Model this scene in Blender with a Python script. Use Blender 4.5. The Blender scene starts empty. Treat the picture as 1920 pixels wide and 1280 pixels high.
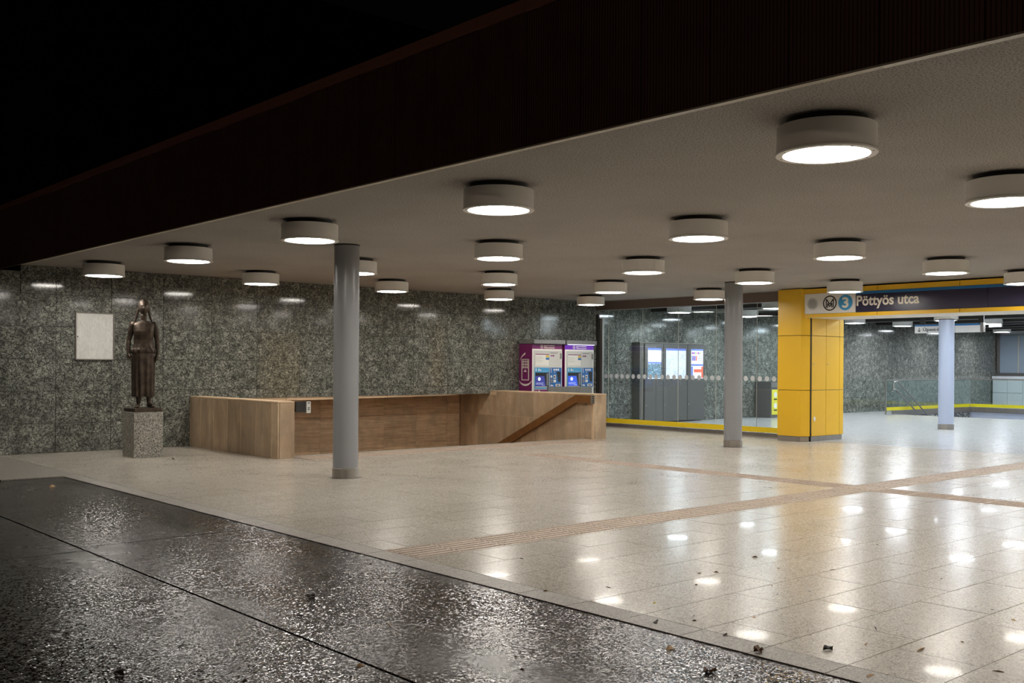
import bpy, bmesh, math, random
from mathutils import Vector, Matrix
random.seed(7)
S = bpy.context.scene
COL = S.collection
PI = math.pi

# ---------------------------------------------------------------- camera, world, exposure
cam_d = bpy.data.cameras.new('camera'); cam = bpy.data.objects.new('camera', cam_d); COL.objects.link(cam)
YAW, ROLL = math.radians(41.371), math.radians(.378)
fw = Vector((math.sin(YAW), math.cos(YAW), 0)); rt = Vector((math.cos(YAW), -math.sin(YAW), 0)); up = Vector((0, 0, 1))
cr = rt*math.cos(ROLL)+up*math.sin(ROLL); cu = up*math.cos(ROLL)-rt*math.sin(ROLL)
cam.matrix_world = Matrix(((cr.x, cu.x, -fw.x, 0), (cr.y, cu.y, -fw.y, 0), (cr.z, cu.z, -fw.z, 1.6), (0, 0, 0, 1)))
cam_d.sensor_width = 36; cam_d.lens = 36.0; cam_d.shift_y = 44/1920; cam_d.clip_end = 300
S.camera = cam
W = bpy.data.worlds.new('night_sky'); S.world = W; W.use_nodes = True
W.node_tree.nodes['Background'].inputs[0].default_value = (.95, .75, .62, 1)
W.node_tree.nodes['Background'].inputs[1].default_value = .0008
S.view_settings.view_transform = 'Standard'; S.view_settings.look = 'None'
S.view_settings.gamma = 1; S.view_settings.use_curve_mapping = False
S.view_settings.exposure = 0.0
sl = bpy.data.lights.new('added_fill_light', 'POINT'); sl.energy = 800; sl.color = (1, .80, .62); sl.shadow_soft_size = .35
slo = bpy.data.objects.new('added_fill_light', sl); COL.objects.link(slo); slo.location = (-19, -4, 8.5)   # unseen fill light, added behind the viewer so the brown fascia shows
LAMP_OUT, LAMP_IN = 44.0, 88.0
COL_OUT, COL_IN = (1, .945, .87), (.86, .93, 1)

# ---------------------------------------------------------------- material helpers
class NT:
    def __init__(s, name):
        s.m = bpy.data.materials.new(name); s.m.use_nodes = True
        s.t = s.m.node_tree; s.b = s.t.nodes['Principled BSDF']; s.out = s.t.nodes['Material Output']
    def n(s, typ, **kw):
        nd = s.t.nodes.new(typ)
        for k, v in kw.items():
            if k in nd.inputs: 
                if isinstance(v, bpy.types.NodeSocket): s.t.links.new(v, nd.inputs[k])
                else: nd.inputs[k].default_value = v
            else: setattr(nd, k, v)
        return nd
    def l(s, a, b): s.t.links.new(a, b)
    def coord(s, rnd=0.0, scale=(1, 1, 1), obj=False):
        if obj: o = s.n('ShaderNodeTexCoord').outputs['Object']
        else: o = s.n('ShaderNodeNewGeometry').outputs['Position']
        if rnd:
            ri = s.n('ShaderNodeObjectInfo').outputs['Random']
            wn = s.n('ShaderNodeTexWhiteNoise', noise_dimensions='1D'); s.l(ri, wn.inputs['W'])
            vm = s.n('ShaderNodeVectorMath', operation='MULTIPLY_ADD'); s.l(wn.outputs['Color'], vm.inputs[0])
            vm.inputs[1].default_value = (rnd,)*3; s.l(o, vm.inputs[2]); o = vm.outputs[0]
        if scale != (1, 1, 1):
            vm = s.n('ShaderNodeVectorMath', operation='MULTIPLY'); s.l(o, vm.inputs[0]); vm.inputs[1].default_value = scale; o = vm.outputs[0]
        return o
    def noise(s, vec, scale, detail=3, rough=.55, dist=0):
        nd = s.n('ShaderNodeTexNoise'); s.l(vec, nd.inputs['Vector']); nd.inputs['Scale'].default_value = scale
        nd.inputs['Detail'].default_value = detail; nd.inputs['Roughness'].default_value = rough; nd.inputs['Distortion'].default_value = dist
        return nd.outputs['Fac']
    def ramp(s, fac, stops):
        nd = s.n('ShaderNodeValToRGB'); s.l(fac, nd.inputs[0]); e = nd.color_ramp.elements
        while len(e) < len(stops): e.new(.5)
        for i, (p, c) in enumerate(stops):
            e[i].position = p; e[i].color = (*c, 1) if not isinstance(c, (int, float)) else (c, c, c, 1)
        return nd.outputs[0]
    def mix(s, fac, a, b, blend='MIX'):
        nd = s.n('ShaderNodeMix', data_type='RGBA', blend_type=blend)
        for v, i in ((fac, 0), (a, 6), (b, 7)):
            if isinstance(v, bpy.types.NodeSocket): s.l(v, nd.inputs[i])
            elif i == 0: nd.inputs[0].default_value = v
            else: nd.inputs[i].default_value = (*v, 1)
        return nd.outputs[2]
    def bump(s, h, strength, dist=.01):
        nd = s.n('ShaderNodeBump'); s.l(h, nd.inputs['Height']); nd.inputs['Strength'].default_value = strength; nd.inputs['Distance'].default_value = dist
        s.l(nd.outputs[0], s.b.inputs['Normal'])
    def set(s, **kw):
        for k, v in kw.items():
            k = {'color': 'Base Color', 'rough': 'Roughness', 'metal': 'Metallic', 'spec': 'Specular IOR Level', 'coat': 'Coat Weight'}[k]
            if isinstance(v, bpy.types.NodeSocket): s.l(v, s.b.inputs[k])
            elif k == 'Base Color': s.b.inputs[k].default_value = (*v, 1)
            else: s.b.inputs[k].default_value = v
        return s

def plain(name, c, rough=.5, metal=0, var=.12, scale=6, bump=0):
    a = NT(name); co = a.coord()
    f = a.noise(co, scale)
    dark = tuple(x*(1-var) for x in c); lite = tuple(min(1, x*(1+var)) for x in c)
    a.set(color=a.mix(f, dark, lite), rough=rough, metal=metal)
    if bump: a.bump(a.noise(co, 90), bump, .003)
    return a.m

def emis(name, c, s):
    a = NT(name); a.set(color=c, rough=.5); a.b.inputs['Emission Color'].default_value = (*c, 1); a.b.inputs['Emission Strength'].default_value = s
    return a.m

M = {}
def granite_wall():
    a = NT('green_granite'); co = a.coord(rnd=9.0)
    w = a.n('ShaderNodeTexNoise'); a.l(co, w.inputs['Vector']); w.inputs['Scale'].default_value = 9; w.inputs['Detail'].default_value = 3
    sub = a.n('ShaderNodeVectorMath', operation='SUBTRACT'); a.l(w.outputs['Color'], sub.inputs[0]); sub.inputs[1].default_value = (.5,)*3
    mad = a.n('ShaderNodeVectorMath', operation='MULTIPLY_ADD'); a.l(sub.outputs[0], mad.inputs[0]); mad.inputs[1].default_value = (.22,)*3; a.l(co, mad.inputs[2])
    sc = a.n('ShaderNodeVectorMath', operation='MULTIPLY'); a.l(mad.outputs[0], sc.inputs[0]); sc.inputs[1].default_value = (13, 13, 21)
    v = a.n('ShaderNodeTexVoronoi', feature='DISTANCE_TO_EDGE'); a.l(sc.outputs[0], v.inputs['Vector']); v.inputs['Scale'].default_value = 1
    v2 = a.n('ShaderNodeTexVoronoi', feature='DISTANCE_TO_EDGE'); a.l(sc.outputs[0], v2.inputs['Vector']); v2.inputs['Scale'].default_value = 2.3
    base = a.ramp(a.noise(mad.outputs[0], 7, 4), [(.3, (.11, .115, .10)), (.5, (.25, .262, .228)), (.7, (.44, .45, .395))])
    e1 = a.ramp(v.outputs['Distance'], [(.01, 0.0), (.15, 1.0)]); e2 = a.ramp(v2.outputs['Distance'], [(0, .3), (.12, 1.0)])
    vein = (.034, .033, .029)
    c = a.mix(e2, vein, base); c = a.mix(e1, vein, c)
    a.set(color=c, rough=.09, spec=.5)
    return a.m
M['granite'] = granite_wall()

def speckle(name, c0, c1, c2, rough, scale=160, bump=0, rnd=0, var=.0):
    a = NT(name); co = a.coord(rnd=rnd)
    v = a.n('ShaderNodeTexVoronoi'); a.l(co, v.inputs['Vector']); v.inputs['Scale'].default_value = scale
    sp = a.n('ShaderNodeSeparateColor'); a.l(v.outputs['Color'], sp.inputs[0])
    c = a.ramp(sp.outputs[0], [(.12, c0), (.3, c1), (.75, c1), (.95, c2)])
    big = a.noise(co, 1.3, 4)
    c = a.mix(a.ramp(big, [(.3, .0), (.8, .14)]), c, tuple(x*.6 for x in c1))
    if var:
        ri = a.n('ShaderNodeObjectInfo').outputs['Random']
        c = a.mix(a.ramp(ri, [(0, 0.0), (1, var)]), c, tuple(x*.6 for x in c1))
    a.set(color=c, rough=rough)
    if bump: a.bump(sp.outputs[1], bump, .002)
    return a
def floor_mat():
    a = speckle('polished_floor_granite', (.26, .235, .20), (.50, .455, .39), (.68, .63, .55), .1, 110, 0, 3.0, .12)
    co = a.coord(); st = a.ramp(a.noise(co, 1.2, 3, .5), [(.3, .2), (.8, .27)])
    a.l(st, a.b.inputs['Roughness']); a.bump(a.noise(co, 14, 2), .02, .002)
    a.set(spec=.26, coat=.055); a.b.inputs['Coat Roughness'].default_value = .035
    return a.m
M['floor'] = floor_mat()
M['floor_in'] = speckle('cool_lit_floor_granite', (.34, .34, .34), (.52, .52, .51), (.64, .64, .63), .18, 110, 0, 0, 0).m  # same tiles as under the canopy, cool hall light put into the colour
M['joint'] = plain('dark_grout', (.06, .05, .04), .8)
M['kerb'] = speckle('kerb_granite', (.16, .15, .13), (.34, .31, .27), (.5, .46, .4), .4, 120, .2, 2, .15).m
M['pedestal'] = speckle('pedestal_granite', (.06, .055, .05), (.33, .32, .28), (.62, .59, .53), .45, 75, .3).m
M['terrazzo'] = speckle('black_white_terrazzo', (.01, .01, .01), (.1, .1, .1), (.75, .75, .72), .35, 22).m
def tactile():
    a = speckle('tactile_stone', (.28, .21, .155), (.47, .375, .30), (.58, .48, .39), .5, 130, .2, 2, .15); return a.m
M['tactile'] = tactile()
def asphalt():
    a = NT('wet_asphalt'); co = a.coord()
    wet = a.ramp(a.noise(a.coord(scale=(1, .5, 1)), .8, 8, .66, .3), [(.28, 0.0), (.56, 1.0)])
    v = a.n('ShaderNodeTexVoronoi'); a.l(co, v.inputs['Vector']); v.inputs['Scale'].default_value = 90
    sp = a.n('ShaderNodeSeparateColor'); a.l(v.outputs['Color'], sp.inputs[0])
    stone = a.ramp(sp.outputs[0], [(0, (.012, .010, .009)), (.7, (.024, .020, .018)), (1, (.11, .095, .085))])
    a.set(color=a.mix(wet, (.05, .042, .035), stone), rough=a.ramp(wet, [(0, .36), (1, .13)]), spec=.7)
    # every stone chip in the wet surface is a small facet with its own tilt
    vec = None
    for sc_, amp in ((105, .20), (52, .17)):
        h = a.n('ShaderNodeTexVoronoi'); a.l(co, h.inputs['Vector']); h.inputs['Scale'].default_value = sc_
        sb_ = a.n('ShaderNodeVectorMath', operation='SUBTRACT'); a.l(h.outputs['Color'], sb_.inputs[0]); sb_.inputs[1].default_value = (.5, .5, .5)
        ml_ = a.n('ShaderNodeVectorMath', operation='MULTIPLY_ADD'); a.l(sb_.outputs[0], ml_.inputs[0]); ml_.inputs[1].default_value = (amp, amp, 0)
        if vec is not None: a.l(vec, ml_.inputs[2])
        else: ml_.inputs[2].default_value = (0, 0, 0)
        vec = ml_.outputs[0]
    sl_ = a.n('ShaderNodeVectorMath', operation='SCALE'); a.l(vec, sl_.inputs[0]); a.l(a.ramp(wet, [(0, .3), (1, 1.0)]), sl_.inputs['Scale'])
    ad_ = a.n('ShaderNodeVectorMath', operation='ADD'); a.l(sl_.outputs[0], ad_.inputs[0]); a.l(a.n('ShaderNodeNewGeometry').outputs['Normal'], ad_.inputs[1])
    nm_ = a.n('ShaderNodeVectorMath', operation='NORMALIZE'); a.l(ad_.outputs[0], nm_.inputs[0]); a.l(nm_.outputs[0], a.b.inputs['Normal'])
    return a.m
M['asphalt'] = asphalt()
def ceiling_mat():
    a = NT('rough_plaster'); co = a.coord()
    f = a.noise(co, 75, 3, .7)
    c = a.ramp(f, [(.38, (.10, .09, .082)), (.47, (.33, .305, .28)), (.7, (.46, .43, .40))])
    big = a.ramp(a.noise(co, .8, 5), [(.35, .0), (.75, .25)])
    a.set(color=a.mix(big, c, (.15, .13, .11)), rough=.9); a.bump(f, .5, .006)
    return a.m
M['ceiling'] = ceiling_mat()
def travertine(name, axis, dark=1.0):
    k_ = 1.9 if axis == 'x' else 1.4  # back wall copy is lightened, missing bounce light put into its colour
    a = NT(name); sc = {'z': (3.4, 3.4, .8), 'x': (.8, .8, 16)}[axis]
    co = a.coord(rnd=5.0, scale=sc)
    f = a.noise(co, 1.0 if axis == 'z' else 1.6, 6, .65, .4)
    c = a.ramp(f, [(.28, (.20*k_, .130*k_, .072*k_)), (.5, (.34*k_, .238*k_, .148*k_)), (.75, (.48*k_, .365*k_, .25*k_))])
    g = a.ramp(a.noise(a.coord(), 3.2, 5, .7), [(.38, 0.0), (.72, .7)])
    c = a.mix(g, c, (.30, .24, .17))
    c = a.mix(a.ramp(a.n('ShaderNodeObjectInfo').outputs['Random'], [(0, 0.0), (1, .5)]), c, (.22, .17, .12))
    a.set(color=c, rough=.5); a.bump(f, .15, .003)
    return a.m
M['trav'] = travertine('brown_travertine', 'z'); M['travh'] = travertine('banded_travertine', 'x')
M['trav_edge'] = plain('cream_travertine', (.62, .45, .29), .5, scale=12)
M['rail_wood'] = plain('brown_handrail', (.17, .075, .022), .4, .2, .35, 9)
M['fascia'] = plain('brown_fascia', (.10, .045, .03), .6, 0, .3, 3)
M['cap'] = plain('red_brown_cap', (.26, .11, .075), .5)
M['trim'] = plain('pale_trim', (.5, .45, .36), .4)
M['lampwhite'] = plain('white_lamp_metal', (.84, .82, .78), .45, 0, .04)
M['dark'] = plain('dark_metal', (.02, .018, .015), .5)
M['glow'] = emis('lamp_diffuser_warm', COL_OUT, LAMP_OUT); M['glow_in'] = emis('lamp_diffuser_cool', COL_IN, LAMP_IN)
M['column'] = plain('grey_column_paint', (.27, .275, .285), .3, 0, .04, 2)
M['column_in'] = plain('blue_grey_column_paint', (.36, .40, .50), .3, 0, .03, 2)
def steel(name, c=(.5, .47, .43), r=.3):
    a = NT(name); f = a.noise(a.coord(scale=(40, 40, .6)), 1, 4)
    a.set(color=a.mix(f, tuple(x*.6 for x in c), c), rough=r, metal=.9); return a.m
M['steel'] = steel('brushed_steel'); M['steelband'] = steel('dull_steel_band', (.34, .31, .28), .45)
M['yellow'] = plain('yellow_panel', (.76, .45, .022), .35, 0, .04, 2)
M['yfilm'] = plain('yellow_band', (.85, .60, .01), .4, 0, .03)
M['yfilm_in'] = plain('lemon_band', (.74, .64, .012), .4, 0, .03)
M['white'] = plain('white_panel', (.78, .76, .72), .35, 0, .03)
M['navy'] = plain('navy_panel', (.027, .024, .055), .3, 0, .1)
M['blue'] = plain('blue_panel', (.016, .16, .40), .4, 0, .05)
M['lblue'] = plain('light_blue_panel', (.06, .33, .62), .4, 0, .05)
M['dblue'] = plain('deep_blue_panel', (.02, .13, .40), .4, 0, .05)
M['black'] = plain('black', (.012, .011, .012), .4)
M['cream'] = plain('cream_letters', (.85, .80, .70), .4, 0, .03)
M['grey'] = plain('machine_grey', (.53, .53, .50), .4, 0, .04)
M['capgrey'] = plain('cap_grey', (.20, .20, .20), .4)
M['purple'] = plain('purple_panel', (.20, .018, .13), .35, 0, .05)
M['violet'] = emis('lit_violet', (.13, .016, .36), .3)
M['paper'] = plain('paper', (.72, .71, .66), .5, 0, .05, 30)
M['screen'] = emis('ticket_screen', (.04, .045, .26), .55); M['screen2'] = emis('ticket_screen_bright', (.03, .08, .52), .8)
M['bronze'] = (lambda a: (a.set(color=a.ramp(a.noise(a.coord(), 9, 5), [(.3, (.035, .025, .018)), (.7, (.10, .072, .052))]), rough=.5, metal=.6), a.bump(a.noise(a.coord(), 70, 3), .25, .004), a.m)[2])(NT('bronze'))
M['board'] = (lambda a: (a.set(color=a.ramp(a.noise(a.coord(scale=(5, 1, 2.4)), 3, 6, .7, 1.5), [(.3, (.55, .55, .53)), (.6, (.70, .70, .67)), (.8, (.82, .81, .79))]), rough=.3, metal=.1), a.m)[1])(NT('scratched_metal_board'))
M['leaf'] = plain('dry_leaf', (.12, .055, .02), .6, 0, .5, 40); M['leaf2'] = plain('tan_leaf', (.42, .26, .12), .6, 0, .3, 40); M['leaf3'] = plain('dark_leaf', (.02, .014, .01), .5, 0, .3, 40)
M['yleaf'] = plain('yellow_leaf', (.75, .6, .08), .6)
M['cabinet'] = plain('graphite_cabinet', (.11, .105, .10), .25, 0, .05)
M['hallceil'] = plain('hall_ceiling_panel', (.18, .21, .24), .6, 0, .1, 1)
M['baffle'] = plain('pale_baffle', (.62, .58, .50), .5, 0, .05)
M['darkceil'] = plain('dark_ceiling_void', (.05, .045, .042), .8)
M['brownbeam'] = plain('brown_beam', (.17, .13, .105), .6)
M['concrete'] = plain('pale_pit_wall', (.42, .46, .55), .5, 0, .05)
M['booth'] = plain('booth_tile', (.62, .64, .66), .3, 0, .04)
M['frost'] = plain('frosted_dot', (.60, .62, .64), .6, 0, .04)
M['boothglass'] = plain('blue_grey_booth_glass', (.30, .36, .43), .15, 0, .06, 1)
M['night'] = plain('dark_render', (.05, .03, .026), .9)
def glass(name, tint=(.9, .94, .94), refl=1.0):
    a = NT(name); t = a.t; t.nodes.remove(a.b)
    tr = a.n('ShaderNodeBsdfTransparent'); tr.inputs[0].default_value = (*tint, 1)
    gl = a.n('ShaderNodeBsdfGlossy'); gl.inputs['Roughness'].default_value = .0
    fr = a.n('ShaderNodeFresnel')   # same index from either side of the thin pane
    ge = a.n('ShaderNodeNewGeometry'); mr = a.n('ShaderNodeMapRange'); a.l(ge.outputs['Backfacing'], mr.inputs['Value'])
    mr.inputs['To Min'].default_value = 1.45; mr.inputs['To Max'].default_value = 1/1.45; a.l(mr.outputs[0], fr.inputs[0])
    mx = a.n('ShaderNodeMixShader'); a.l(fr.outputs[0], mx.inputs[0]); a.l(tr.outputs[0], mx.inputs[1]); a.l(gl.outputs[0], mx.inputs[2])
    a.l(mx.outputs[0], a.out.inputs[0]); return a.m
M['glass'] = glass('clear_glass'); M['glass_g'] = glass('green_tinted_glass', (.86, .93, .92))

# ---------------------------------------------------------------- mesh helpers
def B(): return bmesh.new()
def box(bm, x0, x1, y0, y1, z0, z1):
    v = [bm.verts.new(p) for p in ((x0,y0,z0),(x1,y0,z0),(x1,y1,z0),(x0,y1,z0),(x0,y0,z1),(x1,y0,z1),(x1,y1,z1),(x0,y1,z1))]
    for f in ((0,3,2,1),(4,5,6,7),(0,1,5,4),(1,2,6,5),(2,3,7,6),(3,0,4,7)): bm.faces.new([v[i] for i in f])
    return bm
def prism(bm, pts, d, axis='z', flat=False):   # pts: 3D loop ; d: extrusion vector
    a = [bm.verts.new(p) for p in pts]; b = [bm.verts.new(Vector(p)+Vector(d)) for p in pts]
    n = len(pts)
    bm.faces.new(a[::-1]); bm.faces.new(b)
    for i in range(n): bm.faces.new((a[i], a[(i+1)%n], b[(i+1)%n], b[i]))
    return bm
def lathe(bm, prof, seg=32, cx=0, cy=0):
    rings = []
    for r, z in prof:
        if r < 1e-5: rings.append([bm.verts.new((cx, cy, z))])
        else: rings.append([bm.verts.new((cx+r*math.cos(2*PI*i/seg), cy+r*math.sin(2*PI*i/seg), z)) for i in range(seg)])
    for a, b in zip(rings, rings[1:]):
        for i in range(seg):
            j = (i+1) % seg
            if len(a) == 1 and len(b) == 1: continue
            if len(a) == 1: bm.faces.new((a[0], b[i], b[j]))
            elif len(b) == 1: bm.faces.new((a[i], a[j], b[0]))
            else: bm.faces.new((a[i], a[j], b[j], b[i]))
    return bm
def tube(bm, pts, rad, seg=8, caps=True):
    pts = [Vector(p) for p in pts]; n = len(pts); rad = rad if isinstance(rad, (list, tuple)) else [rad]*n
    rings = []; prev = None
    for i, p in enumerate(pts):
        t = (pts[min(i+1, n-1)]-pts[max(i-1, 0)]).normalized()
        s = prev if prev is not None else (Vector((0, 0, 1)) if abs(t.z) < .9 else Vector((0, 1, 0)))
        u = (s-t*s.dot(t)).normalized(); v = t.cross(u); prev = u
        rings.append([bm.verts.new(p+(u*math.cos(2*PI*k/seg)+v*math.sin(2*PI*k/seg))*rad[i]) for k in range(seg)])
    for a, b in zip(rings, rings[1:]):
        for k in range(seg): bm.faces.new((a[k], a[(k+1)%seg], b[(k+1)%seg], b[k]))
    if caps: bm.faces.new(rings[0][::-1]); bm.faces.new(rings[-1])
    return bm
def mesh_of(name, bm, mat, smooth=False):
    bmesh.ops.recalc_face_normals(bm, faces=bm.faces)
    me = bpy.data.meshes.new(name); bm.to_mesh(me); bm.free()
    me.materials.append(M[mat] if isinstance(mat, str) else mat)
    if smooth:
        for p in me.polygons: p.use_smooth = True
        try: me.set_sharp_from_angle(angle=math.radians(40))
        except Exception: pass
    return me
def wloc(p):
    v = Vector((0, 0, 0))
    while p: v += p.location; p = p.parent
    return v
def obj(name, bm, mat, parent=None, smooth=False, label=None, cat=None, group=None, kind=None, bevel=0):
    """bm in world coordinates; the object's origin goes to its centre-bottom."""
    if bevel: bmesh.ops.bevel(bm, geom=bm.edges[:], offset=bevel, segments=1, affect='EDGES', profile=.5)
    xs = [v.co.x for v in bm.verts]; ys = [v.co.y for v in bm.verts]; zs = [v.co.z for v in bm.verts]
    c = Vector(((min(xs)+max(xs))/2, (min(ys)+max(ys))/2, min(zs)))
    for v in bm.verts: v.co -= c
    o = bpy.data.objects.new(name, mesh_of(name, bm, mat, smooth)); COL.objects.link(o)
    o.parent = parent; o.location = c-wloc(parent)
    return tag(o, label, cat, group, kind)
def tag(o, label=None, cat=None, group=None, kind=None):
    if label: o['label'] = label
    if cat: o['category'] = cat
    if group: o['group'] = group
    if kind: o['kind'] = kind
    return o
def empty(name, loc, label=None, cat=None, group=None, kind=None):
    o = bpy.data.objects.new(name, None); COL.objects.link(o); o.location = loc; o.empty_display_size = .2
    return tag(o, label, cat, group, kind)
def inst(name, me, loc, parent, rot=(0, 0, 0)):
    o = bpy.data.objects.new(name, me); COL.objects.link(o); o.parent = parent; o.location = Vector(loc)-wloc(parent); o.rotation_euler = rot
    return o
def copy_tree(o, parent=None):
    c = o.copy(); COL.objects.link(c); c.parent = parent
    for ch in list(o.children): copy_tree(ch, c)
    return c
RX = Matrix(((1,0,0),(0,0,-1),(0,1,0)))          # text on a face looking to -Y
RW = Matrix(((0,0,-1),(-1,0,0),(0,1,0)))         # text on a face looking to -X
def text(name, s, size, loc, face, mat, parent, width=None, bold=0.0, label=None, ext=.0015):
    cu_ = bpy.data.curves.new(name, 'FONT'); cu_.body = s; cu_.size = size; cu_.extrude = ext; cu_.offset = bold; cu_.resolution_u = 4
    t = bpy.data.objects.new(name, cu_); COL.objects.link(t)
    bpy.context.view_layer.update()
    me = bpy.data.meshes.new_from_object(t.evaluated_get(bpy.context.evaluated_depsgraph_get()))
    COL.objects.unlink(t); bpy.data.objects.remove(t)
    xs = [v.co.x for v in me.vertices] or [0, 1]
    k = width/(max(xs)-min(xs)) if width else 1
    x0 = min(xs)
    for v in me.vertices: v.co = face @ Vector(((v.co.x-x0)*k, v.co.y, v.co.z))
    me.materials.clear(); me.materials.append(M[mat])
    o = bpy.data.objects.new(name, me); COL.objects.link(o); o.parent = parent; o.location = Vector(loc)-wloc(parent)
    return tag(o, label)

# ================================================================ SETTING
HOLE = (8.69, 15.93, 15.78, 22.0)
def subtract(r, h):
    x0, x1, y0, y1 = r; a, b, c, d = h
    if x1 <= a+1e-4 or x0 >= b-1e-4 or y1 <= c+1e-4 or y0 >= d-1e-4: return [r]
    o = []
    if x0 < a: o.append((x0, a, y0, y1)); x0 = a
    if x1 > b: o.append((b, x1, y0, y1)); x1 = b
    if y0 < c: o.append((x0, x1, y0, c)); y0 = c
    if y1 > d: o.append((x0, x1, d, y1))
    return o
TB = (5.0, 19.5, 6.85, 7.335); TA = (12.2, 12.685, -.91, 13.64); TS = (8.75, 15.9, 14.95, 15.65); TSL = (12.2, 12.685, 14.0, 14.95)
floor = B(); 
for r in subtract((4.77, 19.66, -6, 18.9), (8.5, 16.2, 15.80, 22.0)): box(floor, r[0], r[1], r[2], r[3], -.12, -.016)
for r in subtract((19.66, 33.0, 4, 19.3), (40, 41, 0, 1)): pass
floor = obj('floor', floor, 'joint', label='pale polished granite tile floor under the canopy', kind='structure')
tiles = []
YJ = [2.93+.485*k for k in range(-18, 34)]
tiles.append(None); tiles.pop()
rects = []
for k, y0 in enumerate(YJ):
    y1 = min(y0+.485, 18.9)
    if y0 < -5.9 or y0 >= 18.85: continue
    rects.append((4.77, 5.0, y0, y1, 1))
    xo = 5.0-(.0, .45, .2, .7)[k % 4]
    x = xo
    while x < 19.55:
        xa, xb = max(x, 5.0), min(x+.97, 19.55); x += .97
        if xb-xa > .03: rects.append((xa, xb, y0, y1, 0))
flat = []
for x0, x1, y0, y1, kb in rects:
    rs = [(x0, x1, y0, y1)]
    for h in (HOLE, TB, TA, TS):
        rs = [q for r in rs for q in subtract(r, h)]
    for r in rs:
        if r[1]-r[0] > .02 and r[3]-r[2] > .02: flat.append((*r, kb))
def vis_key(r):
    cx, cy = (r[0]+r[1])/2, (r[2]+r[3])/2
    d = cx*fw.x+cy*fw.y; l = cx*rt.x+cy*rt.y
    return (d > 1 and abs(l/d) < .52 and 1.6/d < .34), d
vis = [r for r in flat if vis_key(r)[0]]; vis.sort(key=lambda r: vis_key(r)[1])
own = vis[:300]; ownset = set(own)
cache = {}
def tile_mesh(w, d, mat, t=.018, name='floor_tile'):
    key = (round(w, 3), round(d, 3), mat)
    if key not in cache: cache[key] = mesh_of(name, box(B(), -w/2, w/2, -d/2, d/2, 0, t), mat)
    return cache[key]
for r in own:
    g = .005
    inst('floor_tile', tile_mesh(r[1]-r[0]-g, r[3]-r[2]-g, 'kerb' if r[4] else 'floor'), ((r[0]+r[1])/2, (r[2]+r[3])/2, -.018+random.uniform(0, .0006)), floor,
         (random.gauss(0, .0008), random.gauss(0, .0008), 0))
rest = B()
for r in flat:
    if r not in ownset: box(rest, r[0]+.0025, r[1]-.0025, r[2]+.0025, r[3]-.0025, -.018, 0)
obj('floor_tiles', rest, 'floor', floor, kind='stuff')
def tactile_mesh(L, Wd, along_x, nb=6):
    bm = box(B(), -L/2, L/2, -Wd/2, Wd/2, 0, .018)
    for i in range(nb):
        y = -Wd/2+Wd*(i+.5)/nb
        prism(bm, [(-L/2+.02, y-.016, .018), (L/2-.02, y-.016, .018), (L/2-.025, y-.01, .023), (-L/2+.025, y-.01, .023)], (0, 0, 0)) if 0 else box(bm, -L/2+.02, L/2-.02, y-.013, y+.013, .018, .0225)
    me = mesh_of('tactile_tile', bm, 'tactile')
    return me
tm = tactile_mesh(.48, .48, True)
x = 5.0
while x < 19.4:
    inst('tactile_tile', tm, (x+.2425, 7.0925, -.018), floor); x += .485
y = 6.85-.485*16
while y < 14.0-.4:
    if y+.4851 < 6.86 or y > 7.33: inst('tactile_tile', tm, (12.4425, y+.2425, -.018), floor, (0, 0, PI/2))
    y += .485
tm2 = tactile_mesh(.69, .47, True, 5)
x = 8.78
while x < 15.7:
    inst('tactile_tile', tm2, (x+.24, 15.3, -.018), floor, (0, 0, PI/2)); x += .483
obj('floor_threshold', box(B(), 19.56, 19.66, -6, 12.2, -.03, .002), 'steelband', floor)
# pavement
pav = empty('pavement', (3, 6, 0), kind='structure', label='wet dark asphalt pavement in front of the canopy')
obj('asphalt_base', box(B(), -30, 4.765, -30, 60, -.2, -.045), 'joint', pav)
for r in ((3.062, 4.762, -30, 9.11), (3.062, 4.762, 9.13, 18.6), (-30, 3.04, -30, 8.93), (-30, 3.04, 8.95, 60), (3.062, 4.762, 18.62, 60)):
    obj('asphalt_slab', box(B(), *r, -.045, -.006), 'asphalt', pav)
obj('kerb_strip', box(B(), 3.95, 4.76, 14.85, 18.5, -.004, .012), 'kerb', pav, label='dry pale kerb slab at the far end of the asphalt')

# granite wall behind the canopy
wall = B()
box(wall, 5.31, 8.375, 18.905, 19.2, 0, 3.28); box(wall, 8.38, 15.93, 18.905, 19.2, .95, 3.28); box(wall, 15.93, 19.72, 18.905, 19.2, .99, 3.28); box(wall, 16.335, 19.72, 18.905, 19.2, 0, .99); box(wall, 3.5, 5.31, 18.905, 19.2, 0, 3.17)
wall = obj('wall_back', wall, 'dark', kind='structure', label='polished green granite wall behind the stairwell')
def gran(x0, x1, z0, z1, y, parent, gap=.009, th=.025):
    w, h = x1-x0-gap, z1-z0-gap
    key = ('g', round(w, 3), round(h, 3))
    if key not in cache: cache[key] = mesh_of('granite_panel', box(B(), -w/2, w/2, 0, th, -h/2, h/2), 'granite')
    inst('granite_panel', cache[key], ((x0+x1)/2, y, (z0+z1)/2), parent, (random.gauss(0, .0009), 0, random.gauss(0, .0012)))
ZJ = [0, .52, 1.09, 1.655, 2.22, 2.79, 3.28]
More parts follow.
